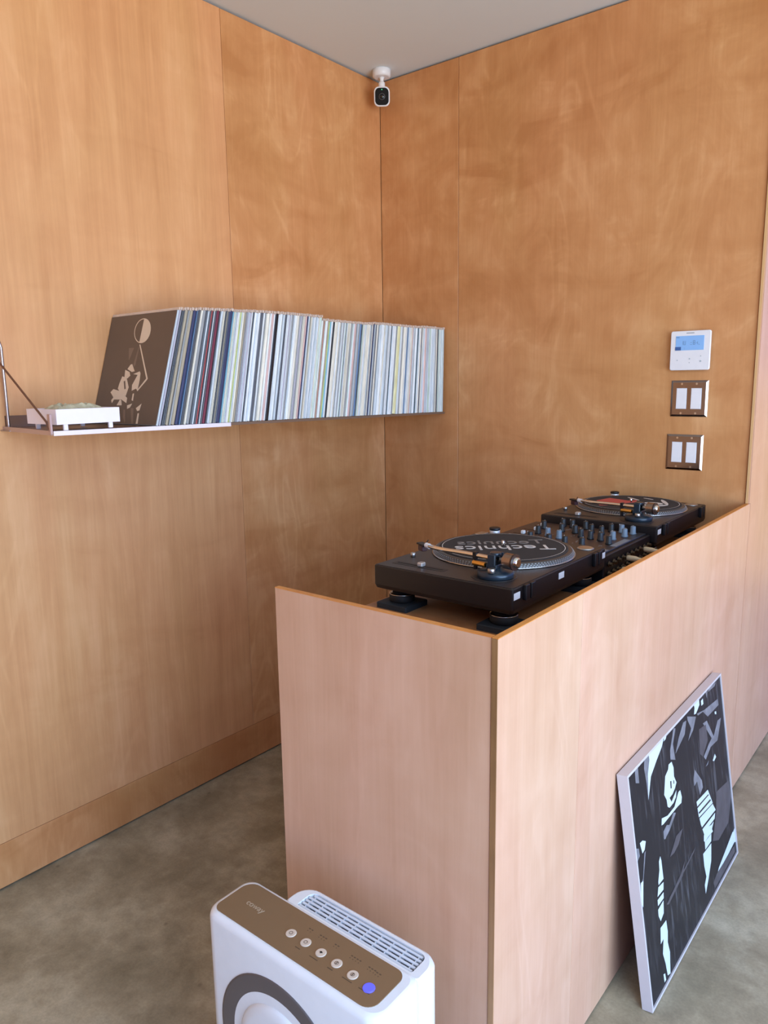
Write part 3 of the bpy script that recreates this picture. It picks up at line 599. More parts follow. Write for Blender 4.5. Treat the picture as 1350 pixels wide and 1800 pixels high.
for i, (y, th, a, col) in enumerate(recs):
    c = COLS[col]; j = 0 if i == 0 else random.uniform(-9, 9)
    o = bpy.data.objects.new('record', rec_me); S.collection.objects.link(o)
    hs = 1.0+(0.03*min(1, (y+1.357)/0.45) if y < -0.765 else 0.0)+random.uniform(-0.004, 0.004)+(0.02 if y > -0.2 else 0.012 if y > -0.755 and y > -0.5 else 0)
    o.location = (0.0015+random.uniform(0, 0.0025), y, sz(y)+0.0004+th*math.sin(a)*1.0); o.rotation_euler = (-a, 0, 0); o.scale = (1, th, hs)
    o.color = tuple(srgb([min(255, max(0, v+j)) for v in c])[:3])+(1,)
    f = bpy.data.objects.new('outer_sleeve', film_me); S.collection.objects.link(f); f.parent = o
    if i in mk or i == 0: seen = {}
    if i == 0: cover_obj = o; last = 'the outward-facing dark cover'; lab = 'record at the left end of the row, its dark brown cover facing out'
    elif i in mk: last = mk[i]; lab = 'record with '+last+' in the row on the wall shelf'
    else:
        seen[col] = seen.get(col, 0)+1; k = seen[col]
        lab = '%s %s record spine to the right of %s' % (ordinal[k-1], col, last)
    tag(o, lab, 'record', 'records on the wall shelf')
# cover of the first record
def flatprint(name, polys, mats, order, plane, parent, z0, dz, inv=None):
    b = MB(); k = 0
    for nm, pts in polys:
        n_ = len(pts); k += 1
        b.poly([plane(p[0], p[1], z0+dz*k) for p in pts], order.index(nm))
    return b.build(name, mats, parent)
COVER = [
('cream', [(0.1045, 0.2629), (0.1048, 0.2551), (0.107, 0.2478), (0.1111, 0.2413), (0.1168, 0.236), (0.1239, 0.2321), (0.132, 0.2299), (0.1408, 0.2294), (0.1497, 0.2306), (0.1584, 0.2337), (0.1664, 0.2383), (0.1733, 0.2443), (0.1787, 0.2514), (0.1824, 0.2592), (0.1841, 0.2673), (0.1838, 0.2753), (0.1815, 0.2828), (0.1772, 0.2893), (0.1713, 0.2947), (0.164, 0.2985), (0.1557, 0.3006), (0.1469, 0.3009), (0.138, 0.2994), (0.1294, 0.2962), (0.1215, 0.2915), (0.1148, 0.2855), (0.1096, 0.2785), (0.1061, 0.2708)]),
('brown', [(0.1467, 0.2984), (0.1549, 0.2981), (0.1626, 0.2961), (0.1694, 0.2926), (0.1749, 0.2876), (0.1788, 0.2815), (0.181, 0.2746), (0.1813, 0.2671), (0.1797, 0.2596), (0.1763, 0.2524), (0.1712, 0.2458), (0.1648, 0.2402), (0.1574, 0.2359), (0.1493, 0.2331)]),
('cream', [(0.1467, 0.2259), (0.1414, 0.2257), (0.076, 0.1279), (0.0782, 0.1239), (0.1134, 0.0928), (0.1175, 0.0948), (0.0835, 0.128)]),
('tan', [(0.1951, 0.2175), (0.1689, 0.2175), (0.1818, 0.1836), (0.1841, 0.1816)]),
('tan', [(0.1477, 0.2197), (0.1442, 0.2175), (0.1468, 0.1681), (0.152, 0.162), (0.1575, 0.1683)]),
('cream', [(0.1719, 0.1687), (0.1635, 0.1706), (0.1447, 0.1495), (0.1583, 0.1477), (0.1825, 0.1565)]),
('cream', [(0.1927, 0.1546), (0.169, 0.1479), (0.1623, 0.1374), (0.1741, 0.1293), (0.1899, 0.1337)]),
('cream', [(0.2015, 0.136), (0.1783, 0.1314), (0.1592, 0.1043), (0.1659, 0.0795), (0.1938, 0.0878), (0.2124, 0.1005), (0.2096, 0.1151)]),
('cream', [(0.2463, 0.0901), (0.2344, 0.0995), (0.1914, 0.092), (0.1568, 0.0734), (0.1559, 0.0589), (0.1843, 0.0691), (0.221, 0.069), (0.2288, 0.0584), (0.2352, 0.0668), (0.2267, 0.0753)]),
('cream', [(0.1916, 0.0691), (0.1837, 0.0671), (0.1773, 0.0526), (0.2028, 0.0524)]),
('cream', [(0.1492, 0.1413), (0.12, 0.149), (0.1147, 0.1427), (0.1126, 0.1244), (0.1138, 0.0938), (0.1226, 0.1), (0.1418, 0.0939), (0.1451, 0.1104), (0.1274, 0.1389)]),
('brown', [(0.1896, 0.1212), (0.183, 0.1232), (0.1723, 0.1002), (0.1789, 0.0982)]),
('cream', [(0.134, 0.0857), (0.1273, 0.0867), (0.126, 0.0653), (0.1337, 0.0673)]),
('cream', [(0.1505, 0.0528), (0.1273, 0.0581), (0.1344, 0.0468), (0.1473, 0.0426)]),
('cream', [(0.1059, 0.0451), (0.0824, 0.0584), (0.0869, 0.0393), (0.0966, 0.0371)]),
('tan', [(0.1303, 0.0448), (0.1163, 0.045), (0.1044, -0.0055), (0.1148, -0.0057)]),
('cream', [(0.093, 0.0311), (0.0862, 0.0312), (0.0832, -0.0069), (0.0929, -0.0092)]),
('tan', [(0.1645, 0.0403), (0.1556, 0.0404), (0.1443, 0.0098), (0.1463, -0.0066), (0.1593, 0.0177)])]
y, th, a, col = recs[0]
cm = [mat('cover_cream', (226, 208, 184), 0.5), mat('cover_brown', (98, 84, 74), 0.28), mat('cover_tan', (130, 112, 98), 0.5)]
CL = lambda u_, v_, d_: (min(0.3125, max(0.002, 0.3128-u_)), -(0.0006+d_)/th, min(0.313, max(0.002, v_)))
bf = MB(); bf.box((0.0, -0.0004/th, 0.0005), (0.3128, 0.0, 0.3145)); fr = bf.build('front_cover', cm[1], cover_obj); fr['label'] = 'dark brown cover with a cream half-filled circle and figure'
fp = flatprint('cover_print', [('brown', [(0, 0.001)])][:0]+COVER, cm, ['cream', 'brown', 'tan'], CL, fr, 0.0, 0.00001)

# ------------------------------------------------------------------ security camera
sc = thing('security_camera', 'small white security camera hanging from the ceiling in the corner', 'camera', (0.075, -0.080, H))
MB().lathe([(0.028, -0.027), (0.0345, -0.024), (0.0355, -0.001), (0.034, 0.0)], (0, 0, 0), n=36).build('ceiling_mount', WHITE, sc)
MB().lathe([(0.0075, -0.044), (0.0075, -0.033), (0.012, -0.026)], (0, 0, 0), n=20).build('neck', WHITE, sc)
MB().lathe([(0.010, -0.066), (0.0125, -0.062), (0.0125, -0.046), (0.0095, -0.042)], (0, 0, 0), n=20).build('swivel', WHITE, sc)
vd = (Vector((2.03, -2.52, 1.7))-Vector((0.075, -0.080, 2.47))).normalized()
Rm = vd.to_track_quat('Z', 'Y').to_matrix().to_4x4()
Mm = Matrix.Translation((0, 0, -0.096)) @ Rm @ Matrix.Scale(0.84, 4)
def rr3(hw, hh, r, z): return [Mm @ Vector(p) for p in rrect(-hw, -hh, hw, hh, r, z, 6)]
body = MB().prism([rr3(0.024, 0.028, 0.014, -0.035), rr3(0.034, 0.038, 0.020, -0.022), rr3(0.0362, 0.0405, 0.022, 0.010), rr3(0.0362, 0.0405, 0.022, 0.024), rr3(0.0335, 0.0378, 0.021, 0.027)], smooth=False).build('housing', WHITE, sc)
MB().prism([rr3(0.0310, 0.0352, 0.019, 0.0265), rr3(0.0310, 0.0352, 0.019, 0.0280)]).build('face_glass', mat('camera_glass', (6, 7, 12), 0.35, spec=0.15), sc)
MB().lathe([(0.016, 0.028), (0.016, 0.0290), (0.0125, 0.0292)], (0, 0, 0), n=28, m=Mm).build('lens_ring', mat('lens_ring', (34, 34, 40), 0.3), sc)
MB().lathe([(0.0105, 0.0292), (0.0085, 0.0305), (0.003, 0.031)], (0, 0, 0), n=24, m=Mm).build('lens', mat('lens_glass', (4, 5, 14), 0.05), sc)
MB().lathe([(0.0022, 0.028), (0.0022, 0.0288)], (0, 0.028, 0), n=12, m=Mm).build('status_light', mat('green_led', (60, 200, 140), 0.4, emit=(70, 230, 150), estr=0.7), sc)

# ------------------------------------------------------------------ wall controls (on the back wall, facing -y)
th_ = thing('thermostat', 'white wall thermostat with a pale blue screen above the switches', 'thermostat', (1.267, 0.0, 1.475))
def rry(x0, z0, x1, z1, r, y, n=4): return [(p[0], y, p[1]) for p in rrect(x0, z0, x1, z1, r, 0, n)]
MB().prism([rry(-0.058, -0.058, 0.058, 0.058, 0.005, -0.0002), rry(-0.058, -0.058, 0.058, 0.058, 0.005, -0.010)]).build('back_box', mat('box_grey', (120, 118, 116), 0.5), th_)
MB().prism([rry(-0.0615, -0.0615, 0.0615, 0.0615, 0.006, -0.010), rry(-0.0615, -0.0615, 0.0615, 0.0615, 0.006, -0.016), rry(-0.060, -0.060, 0.060, 0.060, 0.005, -0.0175)]).build('face_plate', WHITE, th_)
scr = MB().box((-0.045, -0.0183, 0.001), (0.042, -0.0176, 0.046)).build('screen', mat('lcd_blue', (120, 165, 215), 0.25, emit=(150, 195, 245), estr=0.22), th_)
LCD = mat('lcd_dark', (92, 128, 172), 0.5); LCD2 = mat('lcd_navy', (62, 100, 160), 0.5)
MB().box((-0.046, -0.0187, 0.001), (-0.028, -0.0184, 0.012)).build('screen_key', LCD2, scr)
MB().box((-0.044, -0.0187, 0.0405), (-0.034, -0.0184, 0.0425)).build('status_mark', LCD, scr)
dg = MB()
def seg(x, z, s, on):
    wd, ht, t = 0.0055*s, 0.0055*s, 0.0009*s
    R_ = {'a': (x, z+2*ht, x+wd, z+2*ht+t), 'g': (x, z+ht, x+wd, z+ht+t), 'd': (x, z, x+wd, z+t), 'f': (x, z+ht, x+t, z+2*ht), 'b': (x+wd-t, z+ht, x+wd, z+2*ht), 'e': (x, z, x+t, z+ht), 'c': (x+wd-t, z, x+wd, z+ht)}
    for k in on: q = R_[k]; dg.box((q[0], -0.0187, q[1]), (q[2], -0.0184, q[3]))
seg(-0.028, 0.018, 1.1, 'bc'); seg(-0.020, 0.018, 1.1, 'fbcde')
seg(0.000, 0.018, 1.1, 'gd'); seg(0.009, 0.018, 1.1, 'abcdefg'); seg(0.018, 0.018, 0.9, 'bcg'); seg(0.026, 0.017, 0.5, 'cde')
seg(-0.018, 0.004, 0.45, 'adg')
dg.build('screen_digits', LCD, scr)
MB().box((-0.013, -0.0180, 0.0535), (0.011, -0.0176, 0.0555)).build('maker_mark', mat('mark_grey', (130, 140, 148), 0.5), th_)
for (x, z, r) in ((0.0, -0.026, 0.0022), (0.034, -0.034, 0.0030), (0.034, -0.018, 0.0018), (0.0, -0.038, 0.0016), (-0.038, -0.030, 0.0018)):
    MB().lathe([(r, -0.0181), (r, -0.0176)], (x, 0, z), axis='y', n=12).build('touch_key', mat('mark_pale', (180, 190, 194), 0.5), th_)
def switch(x, z, label):
    t = thing('light_switch', label, 'switch', (x, 0.0, z))
    P3 = []
    pl = MB(); hw = 0.058
    out0 = [(-hw, -0.0003, -hw), (hw, -0.0003, -hw), (hw, -0.0003, hw), (-hw, -0.0003, hw)]
    def rect(k, y): return [(-hw+k, y, -hw+k), (hw-k, y, -hw+k), (hw-k, y, hw-k), (-hw+k, y, hw-k)]
    pl.prism([rect(0, -0.0003), rect(0.0, -0.0012), rect(0.0062, -0.0056), rect(0.0066, -0.0058)])
    pl.build('cover_plate', mat('plate_chrome', (160, 148, 144), 0.12, 1.0), t)
    for cx in (-0.023, 0.023):
        rk = MB(); rk.box((cx-0.0165, -0.0062, -0.0335), (cx+0.0165, -0.0050, 0.0335)); rk.build('rocker_frame', mat('rocker_frame', (200, 200, 204), 0.5), t)
        rk = MB(); rk.prism([[(cx-0.015, -0.0062, -0.032), (cx+0.015, -0.0062, -0.032), (cx+0.015, -0.0062, 0.032), (cx-0.015, -0.0062, 0.032)],
                             [(cx-0.015, -0.0100, -0.032), (cx+0.015, -0.0100, -0.032), (cx+0.015, -0.0072, 0.032), (cx-0.015, -0.0072, 0.032)]]); rk.build('rocker', WHITE, t)
        for sz_ in (-0.047, 0.047):
            s_ = MB().lathe([(0.0035, -0.0068), (0.0033, -0.0062), (0.0033, -0.0058)], (cx, 0, sz_), axis='y', n=14).build('screw', CHROME, t)
    return t
switch(1.2680, 1.3230, 'upper double rocker switch in a mirror-steel plate, just below the thermostat')
switch(1.2620, 1.1490, 'lower double rocker switch in a mirror-steel plate, nearest the turntable')

# ------------------------------------------------------------------ leaning framed photograph
def print_base():
    m = bpy.data.materials.new('print_black'); m.use_nodes = True; nt = m.node_tree; N = nt.nodes.new; K = nt.links.new
    b = nt.nodes['Principled BSDF']; b.inputs['Roughness'].default_value = 0.38; b.inputs['Specular IOR Level'].default_value = 0.25; tc = N('ShaderNodeTexCoord')
    mp = N('ShaderNodeMapping'); mp.inputs['Rotation'].default_value = (math.radians(-38), 0, 0); mp.inputs['Scale'].default_value = (1, 9, 1.2); K(tc.outputs['Object'], mp.inputs[0])
    n = N('ShaderNodeTexNoise'); n.inputs['Scale'].default_value = 7; n.inputs['Detail'].default_value = 6; n.inputs['Distortion'].default_value = 0.8; K(mp.outputs[0], n.inputs['Vector'])
    n2 = N('ShaderNodeTexNoise'); n2.inputs['Scale'].default_value = 5; K(tc.outputs['Object'], n2.inputs['Vector'])
    cr = N('ShaderNodeValToRGB'); e = cr.color_ramp.elements; e[0].position = 0.52; e[0].color = srgb((34, 33, 37)); e[1].position = 0.78; e[1].color = srgb((96, 95, 99))
    K(n.outputs['Fac'], cr.inputs['Fac']); mx_ = N('ShaderNodeMix'); mx_.data_type = 'RGBA'; mx_.inputs['A'].default_value = srgb((34, 33, 37))
    mr = N('ShaderNodeMapRange'); mr.inputs['From Min'].default_value = 0.42; mr.inputs['From Max'].default_value = 0.58; K(n2.outputs['Fac'], mr.inputs['Value'])
    K(mr.outputs[0], mx_.inputs['Factor']); K(cr.outputs['Color'], mx_.inputs['B']); K(mx_.outputs['Result'], b.inputs['Base Color']); return m
lean_t = math.atan2(0.08, 0.535); ft = 0.024
fr = thing('framed_print', 'large black-and-white photo print in a thin white frame leaning on the booth front', 'picture', (1.5535, -1.042, 0.0005))
fr.rotation_euler = (0, 0, 0)
nn = Vector((math.cos(lean_t), 0, math.sin(lean_t))); up = Vector((-math.sin(lean_t), 0, math.cos(lean_t)))
FW, FH = 0.722, 0.547
def F(y, v, d): q = nn*d+up*v; return (q.x, y, q.z)
def fbox(y0, y1, v0, v1, d0, d1, name, material, parent):
    b = MB(); b.prism([[F(y0, v0, d0), F(y1, v0, d0), F(y1, v1, d0), F(y0, v1, d0)], [F(y0, v0, d1), F(y1, v0, d1), F(y1, v1, d1), F(y0, v1, d1)]]); return b.build(name, material, parent)
fw_m = mat('frame_white', (206, 200, 202), 0.4)
fbox(0, 0.006, 0.0, FH, 0, ft, 'frame_rail', fw_m, fr); fbox(FW-0.006, FW, 0.0, FH, 0, ft, 'frame_rail', fw_m, fr)
fbox(0.006, FW-0.006, 0.0, 0.006, 0, ft, 'frame_rail', fw_m, fr); fbox(0.006, FW-0.006, FH-0.006, FH, 0, ft, 'frame_rail', fw_m, fr)
fbox(0.006, FW-0.006, 0.006, FH-0.006, 0.002, ft-0.005, 'backing_board', mat('backing', (90, 70, 52), 0.8), fr)
pb = fbox(0.006, FW-0.006, 0.006, FH-0.006, ft-0.0048, ft-0.0030, 'photo_print', print_base(), fr); pb['label'] = 'black-and-white photograph of leather-jacket sleeves with a skull and crossbones patch'
POSTER = [
('grey', [(0.1085, 0.5459), (0.1368, 0.546), (0.1723, 0.5459), (0.1412, 0.5278), (0.1263, 0.4871), (0.107, 0.442), (0.1065, 0.4841), (0.1015, 0.5211)]),
('white', [(0.1362, 0.5439), (0.2392, 0.5437), (0.2197, 0.5246), (0.1814, 0.5088), (0.136, 0.4876), (0.1076, 0.444), (0.1208, 0.5012), (0.1377, 0.5269)]),
('white', [(0.2436, 0.5469), (0.26, 0.5431), (0.2498, 0.5323), (0.2356, 0.5317)]),
('grey', [(0.0498, 0.5407), (0.0679, 0.5421), (0.0657, 0.5021), (0.0471, 0.5102)]),
('grey', [(0.2705, 0.4944), (0.3088, 0.5369), (0.3221, 0.5319), (0.2946, 0.5022), (0.3003, 0.4596), (0.2678, 0.4731)]),
('grey', [(0.3395, 0.5023), (0.3812, 0.525), (0.404, 0.5218), (0.3832, 0.4931), (0.3204, 0.4767), (0.3044, 0.4731)]),
('grey', [(0.4141, 0.5286), (0.4809, 0.5041), (0.4478, 0.4789), (0.4031, 0.4671), (0.4345, 0.4893), (0.4148, 0.5178)]),
('white', [(0.4722, 0.5435), (0.5188, 0.5421), (0.5173, 0.5236), (0.4832, 0.5114), (0.4673, 0.5145), (0.4764, 0.53)]),
('white', [(0.5323, 0.5293), (0.5502, 0.5299), (0.5499, 0.5148), (0.5323, 0.5155)]),
('grey', [(0.4909, 0.5086), (0.5487, 0.4973), (0.6765, 0.4848), (0.6802, 0.4661), (0.576, 0.4693), (0.5395, 0.4965), (0.4971, 0.5009)]),
('grey', [(0.6081, 0.5395), (0.6734, 0.5349), (0.6612, 0.5275), (0.5964, 0.5322)]),
('grey', [(0.5758, 0.5392), (0.5931, 0.5361), (0.5828, 0.5186)]),
('white', [(0.6392, 0.4606), (0.6526, 0.4572), (0.6526, 0.4485), (0.6388, 0.4535)]),
('grey', [(0.53, 0.4669), (0.5646, 0.4623), (0.6097, 0.4002), (0.6576, 0.4279), (0.6912, 0.4243), (0.6406, 0.3767), (0.5756, 0.3825), (0.5247, 0.3668), (0.5112, 0.3806), (0.5616, 0.3964), (0.5912, 0.4017)]),
('dkgrey', [(0.494, 0.464), (0.5533, 0.4554), (0.5567, 0.4096), (0.5034, 0.3839), (0.4825, 0.4006)]),
('grey', [(0.5192, 0.3498), (0.5483, 0.3557), (0.5367, 0.3479)]),
('white', [(0.5807, 0.3408), (0.6049, 0.3508), (0.6134, 0.3387), (0.5928, 0.3344)]),
('grey', [(0.4144, 0.3593), (0.4291, 0.3797), (0.4772, 0.3293), (0.4795, 0.3091), (0.4506, 0.3003), (0.4387, 0.3434), (0.4144, 0.3407)]),
('white', [(0.2517, 0.4674), (0.2729, 0.466), (0.2818, 0.4472), (0.279, 0.4258), (0.2913, 0.4054), (0.2775, 0.3963), (0.2574, 0.3903), (0.2358, 0.3902), (0.2458, 0.3757), (0.2859, 0.3875), (0.278, 0.3735), (0.2579, 0.3676), (0.2294, 0.3684), (0.2176, 0.3764), (0.2159, 0.3944), (0.2038, 0.4121), (0.2221, 0.4504), (0.2453, 0.4577)]),
('white', [(0.2977, 0.3772), (0.3111, 0.3763), (0.3176, 0.3554), (0.3102, 0.3435), (0.281, 0.3468), (0.2235, 0.3489), (0.1789, 0.3508), (0.1682, 0.3536), (0.1737, 0.3679), (0.2118, 0.357), (0.2616, 0.3559)]),
('grey', [(0.2513, 0.3457), (0.2673, 0.3381), (0.2145, 0.3187), (0.1815, 0.3131), (0.1732, 0.3197), (0.1841, 0.3337), (0.2184, 0.3316)]),
('black', [(0.2501, 0.4259), (0.2587, 0.4234), (0.2563, 0.4058), (0.2483, 0.4081)]),
('black', [(0.2718, 0.4189), (0.277, 0.4167), (0.276, 0.4083), (0.2708, 0.4106)]),
('white', [(0.4194, 0.2957), (0.5165, 0.2857), (0.5459, 0.2346), (0.4259, 0.2496)]),
('white', [(0.4289, 0.2455), (0.5451, 0.2322), (0.5647, 0.206), (0.4408, 0.2154), (0.4352, 0.2249)]),
('white', [(0.443, 0.2089), (0.5582, 0.2006), (0.5492, 0.1878), (0.4513, 0.1939)]),
('white', [(0.4497, 0.1892), (0.5387, 0.1844), (0.51, 0.1675), (0.452, 0.1689), (0.4452, 0.175)]),
('black', [(0.4194, 0.2823), (0.5169, 0.273), (0.5201, 0.2688), (0.4219, 0.2771)]),
('black', [(0.426, 0.2631), (0.5289, 0.2537), (0.5333, 0.2474), (0.43, 0.2571)]),
('dkgrey', [(0.5836, 0.2486), (0.7028, 0.2308), (0.7161, 0.177), (0.6652, 0.1204), (0.5642, 0.1178), (0.5148, 0.1399), (0.5664, 0.1967)]),
('white', [(0.6781, 0.0664), (0.7198, 0.0788), (0.7212, 0.0357), (0.6567, 0.0653)]),
('white', [(0.6969, 0.0776), (0.7122, 0.0535), (0.7022, 0.0419), (0.6434, 0.0393), (0.5291, 0.0394), (0.5424, 0.0478), (0.6413, 0.0663)]),
('dkgrey', [(0.5199, 0.0428), (0.6993, 0.0335), (0.6985, 0.014), (0.4951, 0.0146), (0.4865, 0.0348)]),
('white', [(0.447, 0.201), (0.5113, 0.1877), (0.5236, 0.1632), (0.4661, 0.1705), (0.4586, 0.1773)]),
('white', [(0.4511, 0.169), (0.5088, 0.1644), (0.5027, 0.1459), (0.4495, 0.1488)]),
('white', [(0.4297, 0.1471), (0.501, 0.1407), (0.4873, 0.0988), (0.4519, 0.0661), (0.4197, 0.0418), (0.4182, 0.0666), (0.437, 0.0802), (0.4288, 0.1146)]),
('white', [(0.0339, 0.3777), (0.0499, 0.3759), (0.0671, 0.3659), (0.0562, 0.3512), (0.0424, 0.3495), (0.0372, 0.366)]),
('grey', [(0.0021, 0.3791), (0.0252, 0.3697), (0.0266, 0.3516), (0.0088, 0.346)]),
('grey', [(0.0526, 0.3455), (0.0615, 0.346), (0.0336, 0.2952), (0.0096, 0.2335), (0.0036, 0.247), (0.0129, 0.2916), (0.0308, 0.2967)]),
('white', [(0.0169, 0.2943), (0.0307, 0.2918), (0.0154, 0.2377), (0.0088, 0.254)]),
('white', [(0.1406, 0.292), (0.1443, 0.2795), (0.1456, 0.2338), (0.1133, 0.2358), (0.1134, 0.2436), (0.1269, 0.2651), (0.1297, 0.2846)]),
('white', [(0.1102, 0.2324), (0.1436, 0.227), (0.1389, 0.211), (0.1, 0.2146)]),
('white', [(0.098, 0.2079), (0.1373, 0.2053), (0.1348, 0.1921), (0.0975, 0.1939)]),
('white', [(0.0952, 0.186), (0.1322, 0.1883), (0.1255, 0.1604), (0.1037, 0.1536), (0.0944, 0.1709)]),
('white', [(0.0976, 0.1402), (0.1357, 0.1371), (0.1382, 0.1076), (0.1315, 0.085), (0.1382, 0.0567), (0.1279, 0.0096), (0.1108, 0.0155), (0.1056, 0.0481), (0.0961, 0.078), (0.1084, 0.1073), (0.0897, 0.1057)]),
('white', [(0.0868, 0.034), (0.0966, 0.0301), (0.0989, 0.0127), (0.088, 0.0133)]),
('grey', [(0.1755, 0.3352), (0.1994, 0.3395), (0.2196, 0.3297), (0.1838, 0.3124), (0.1736, 0.3161)]),
('dkgrey', [(0.1985, 0.2591), (0.2538, 0.2854), (0.3019, 0.2812), (0.2621, 0.2591), (0.2285, 0.2544)]),
('dkgrey', [(0.169, 0.1727), (0.3795, 0.1936), (0.3593, 0.1866), (0.1868, 0.1679)]),
('dkgrey', [(0.1487, 0.1682), (0.2558, 0.1846), (0.294, 0.2006), (0.2692, 0.1745), (0.1616, 0.1608)])]
pm_ = [mat('print_white', (214, 228, 232), 0.38, noise=0.06, nscale=20), mat('print_grey', (128, 128, 134), 0.38, noise=0.55, nscale=45), mat('print_dark_grey', (84, 80, 84), 0.38, noise=0.45, nscale=30), mat('print_deep', (38, 37, 42), 0.22)]
clampf = lambda v, a, b_: max(a, min(b_, v))
flatprint('photo_tones', POSTER, pm_, ['white', 'grey', 'dkgrey', 'black'], lambda y, v, d: F(clampf(y, 0.0065, FW-0.0065), clampf(v, 0.0065, FH-0.0065), d), pb, ft-0.0029, 0.000008)

# ------------------------------------------------------------------ air purifier
X0, X1, Y0 = 1.014, 1.420, -1.802
YB, YR = -1.688, -1.632; ZT = 0.465
ap = thing('air_purifier', 'white air purifier with a brown control panel in front of the booth end', 'air purifier', (X0, Y0, 0.0))
def q(x0, y0, x1, y1, rs, z, n=7): return [(p[0]-X0, p[1]-Y0, p[2]) for p in rrect(x0, y0, x1, y1, 0, z, n, rs)]
PW = mat('purifier_white', (232, 236, 240), 0.25)
R1 = (0.030, 0.030, 0.022, 0.026)
b = MB()
def fq(k, z): return q(X0+k, Y0+k, X1-k, YB-k, tuple(max(0.004, r-k*0.5) for r in R1), z)
b.prism([fq(0.006, 0.002), fq(0.0, 0.012), fq(0.0, ZT-0.012), fq(0.0018, ZT-0.0055), fq(0.0055, ZT-0.0016), fq(0.010, ZT)], smooth=True)
b.build('front_housing', PW, ap)
pn = MB().prism([q(1.027, -1.789, 1.396, -1.699, (0.016, 0.022, 0.018, 0.024), ZT), q(1.027, -1.789, 1.396, -1.699, (0.016, 0.022, 0.018, 0.024), ZT+0.0012)]).build('control_panel', mat('panel_brown', (138, 112, 82), 0.35, 0.2), ap)
BT = mat('button_cream', (216, 200, 182), 0.4); IC = mat('icon_brown', (112, 92, 76), 0.5)
for i, (bx, by) in enumerate(((1.186, -1.749), (1.221, -1.749), (1.257, -1.750), (1.293, -1.751), (1.329, -1.753))):
    lx, ly = bx-X0, by-Y0
    bt = MB().lathe([(0.0095, ZT+0.0012), (0.0095, ZT+0.0020), (0.0085, ZT+0.0026), (0.0065, ZT+0.0022)], (lx, ly, 0), n=24).build('button', BT, pn)
    ic = MB(); n = 16; r0, r1 = 0.0026, 0.0036
    vs = [(lx+r*math.cos(2*PI*k/n), ly+r*math.sin(2*PI*k/n), ZT+0.0027) for r in (r0, r1) for k in range(n)]
    if i != 2: ic.add(vs, [(k, (k+1) % n, n+(k+1) % n, n+k) for k in range(n)])
    if i in (2, 3, 4): ic.box((lx-0.0007, ly-0.0022, ZT+0.0026), (lx+0.0009, ly+0.0024, ZT+0.0028))
    if i == 2: ic.box((lx-0.0025, ly-0.0004, ZT+0.0026), (lx+0.0030, ly+0.0014, ZT+0.0028))
    ic.build('icon', IC if i != 2 else BLACK, bt)
MB().lathe([(0.0098, ZT+0.0012), (0.0098, ZT+0.0022), (0.0080, ZT+0.0030)], (1.366-X0, -1.757-Y0, 0), n=28).build('indicator_lamp', mat('led_blue', (60, 60, 200), 0.4, emit=(88, 92, 255), estr=1.1), pn)
mk = MB(); rnd = random.Random(3)
for (x, y, n_) in ((1.202, -1.722, 2), (1.228, -1.722, 3), (1.262, -1.722, 2), (1.300, -1.724, 4), (1.338, -1.725, 3), (1.355, -1.726, 2)):
    for k in range(n_):
        mk.box((x+k*0.006-X0, y-Y0, ZT+0.0012), (x+k*0.006+0.0035-X0, y+0.0018-Y0, ZT+0.0015)); mk.box((x+k*0.006+0.001-X0, y-0.005-Y0, ZT+0.0012), (x+k*0.006+0.0024-X0, y-0.0038-Y0, ZT+0.0015))
for (x, w_) in ((1.213, 0.011), (1.246, 0.018), (1.286, 0.011), (1.318, 0.020), (1.352, 0.022)):
    mk.box((x-X0, -1.7665-Y0, ZT+0.0012), (x+w_-X0, -1.7650-Y0, ZT+0.0015))
o = mk.build('panel_markings', mat('mark_brown', (92, 74, 56), 0.5), pn); o['kind'] = 'stuff'
text_mesh('lettering', 'coway', 0.017, mat('letter_tan', (178, 158, 132), 0.5), pn, Matrix.Translation((1.088-X0, -1.742-Y0, ZT+0.0014)))
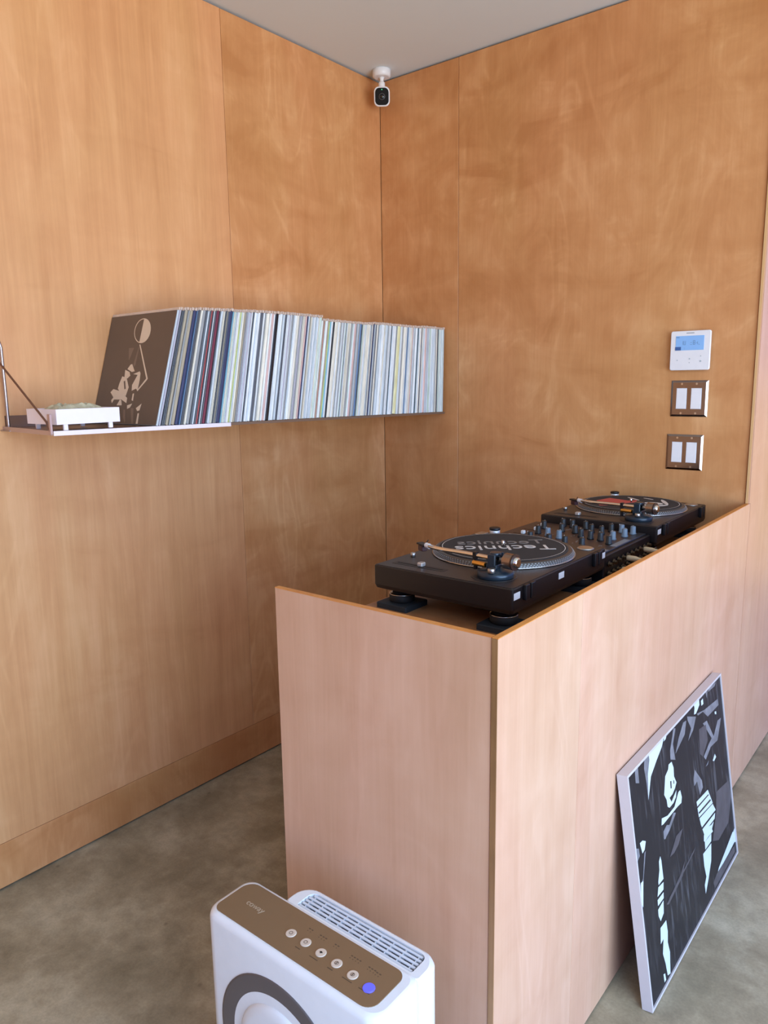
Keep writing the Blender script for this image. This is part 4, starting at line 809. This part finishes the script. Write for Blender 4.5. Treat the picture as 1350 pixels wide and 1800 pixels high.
# rear housing with grille opening
RX0 = 1.108
R2 = (0.010, 0.006, 0.030, 0.034)
def rq(k, z): return q(RX0+k, YB-0.004, X1-0.003-k, YR-k, R2, z)
b = MB(); b.prism([rq(0.006, 0.002), rq(0, 0.012), rq(0, ZT-0.030)], smooth=False)
GI = (1.136, YB+0.002, 1.396, -1.643); GR = (0.004, 0.004, 0.012, 0.016)
inn = lambda z: q(GI[0], GI[1], GI[2], GI[3], GR, z)
b.prism([rq(0, ZT-0.030), rq(0, ZT-0.014), rq(0.002, ZT-0.008), rq(0.006, ZT-0.005), inn(ZT-0.005), inn(ZT-0.029)], caps=False)
b.build('rear_housing', PW, ap)
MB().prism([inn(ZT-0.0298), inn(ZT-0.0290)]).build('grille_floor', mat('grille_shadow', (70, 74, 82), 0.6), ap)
ny = 5; y0g, y1g = GI[1]+0.0004, GI[3]-0.0004; st = (y1g-y0g)/ny
SL = mat('slat_white', (214, 220, 228), 0.35)
for k in range(ny):
    yc = y0g+st*(k+0.5); x0g = GI[0]+(0.003 if k < 4 else 0.008); x1g = GI[2]-(0.003 if k < 4 else 0.006)
    MB().tube([(x0g-X0, yc-Y0, ZT-0.0085), (x1g-X0, yc-Y0, ZT-0.0085)], 0.0025, 10).build('slat', SL, ap)
for k in range(10):
    xc = GI[0]+0.012+(GI[2]-GI[0]-0.024)*k/9
    MB().box((xc-0.0009-X0, y0g-Y0, ZT-0.0200), (xc+0.0009-X0, y1g-Y0-0.001, ZT-0.0085)).build('rib', SL, ap)
# front ring and disc
rc = (1.205-X0, 0.0, 0.266)
def lathe_y(prof, n=64):   # prof: (r, y)
    b = MB(); b.lathe([(r, y_) for r, y_ in prof], rc, axis='y', n=n); return b
lathe_y([(0.150, 0.004), (0.150, -0.0012), (0.146, -0.0018), (0.118, 0.0), (0.103, 0.0010), (0.100, 0.002), (0.100, 0.004)], 72).build('front_ring', mat('ring_grey', (96, 90, 90), 0.35), ap)
lathe_y([(0.0985, 0.003), (0.0985, -0.0010), (0.094, -0.0050), (0.080, -0.0070), (0.03, -0.0085)], 64).build('front_disc', PW, ap)
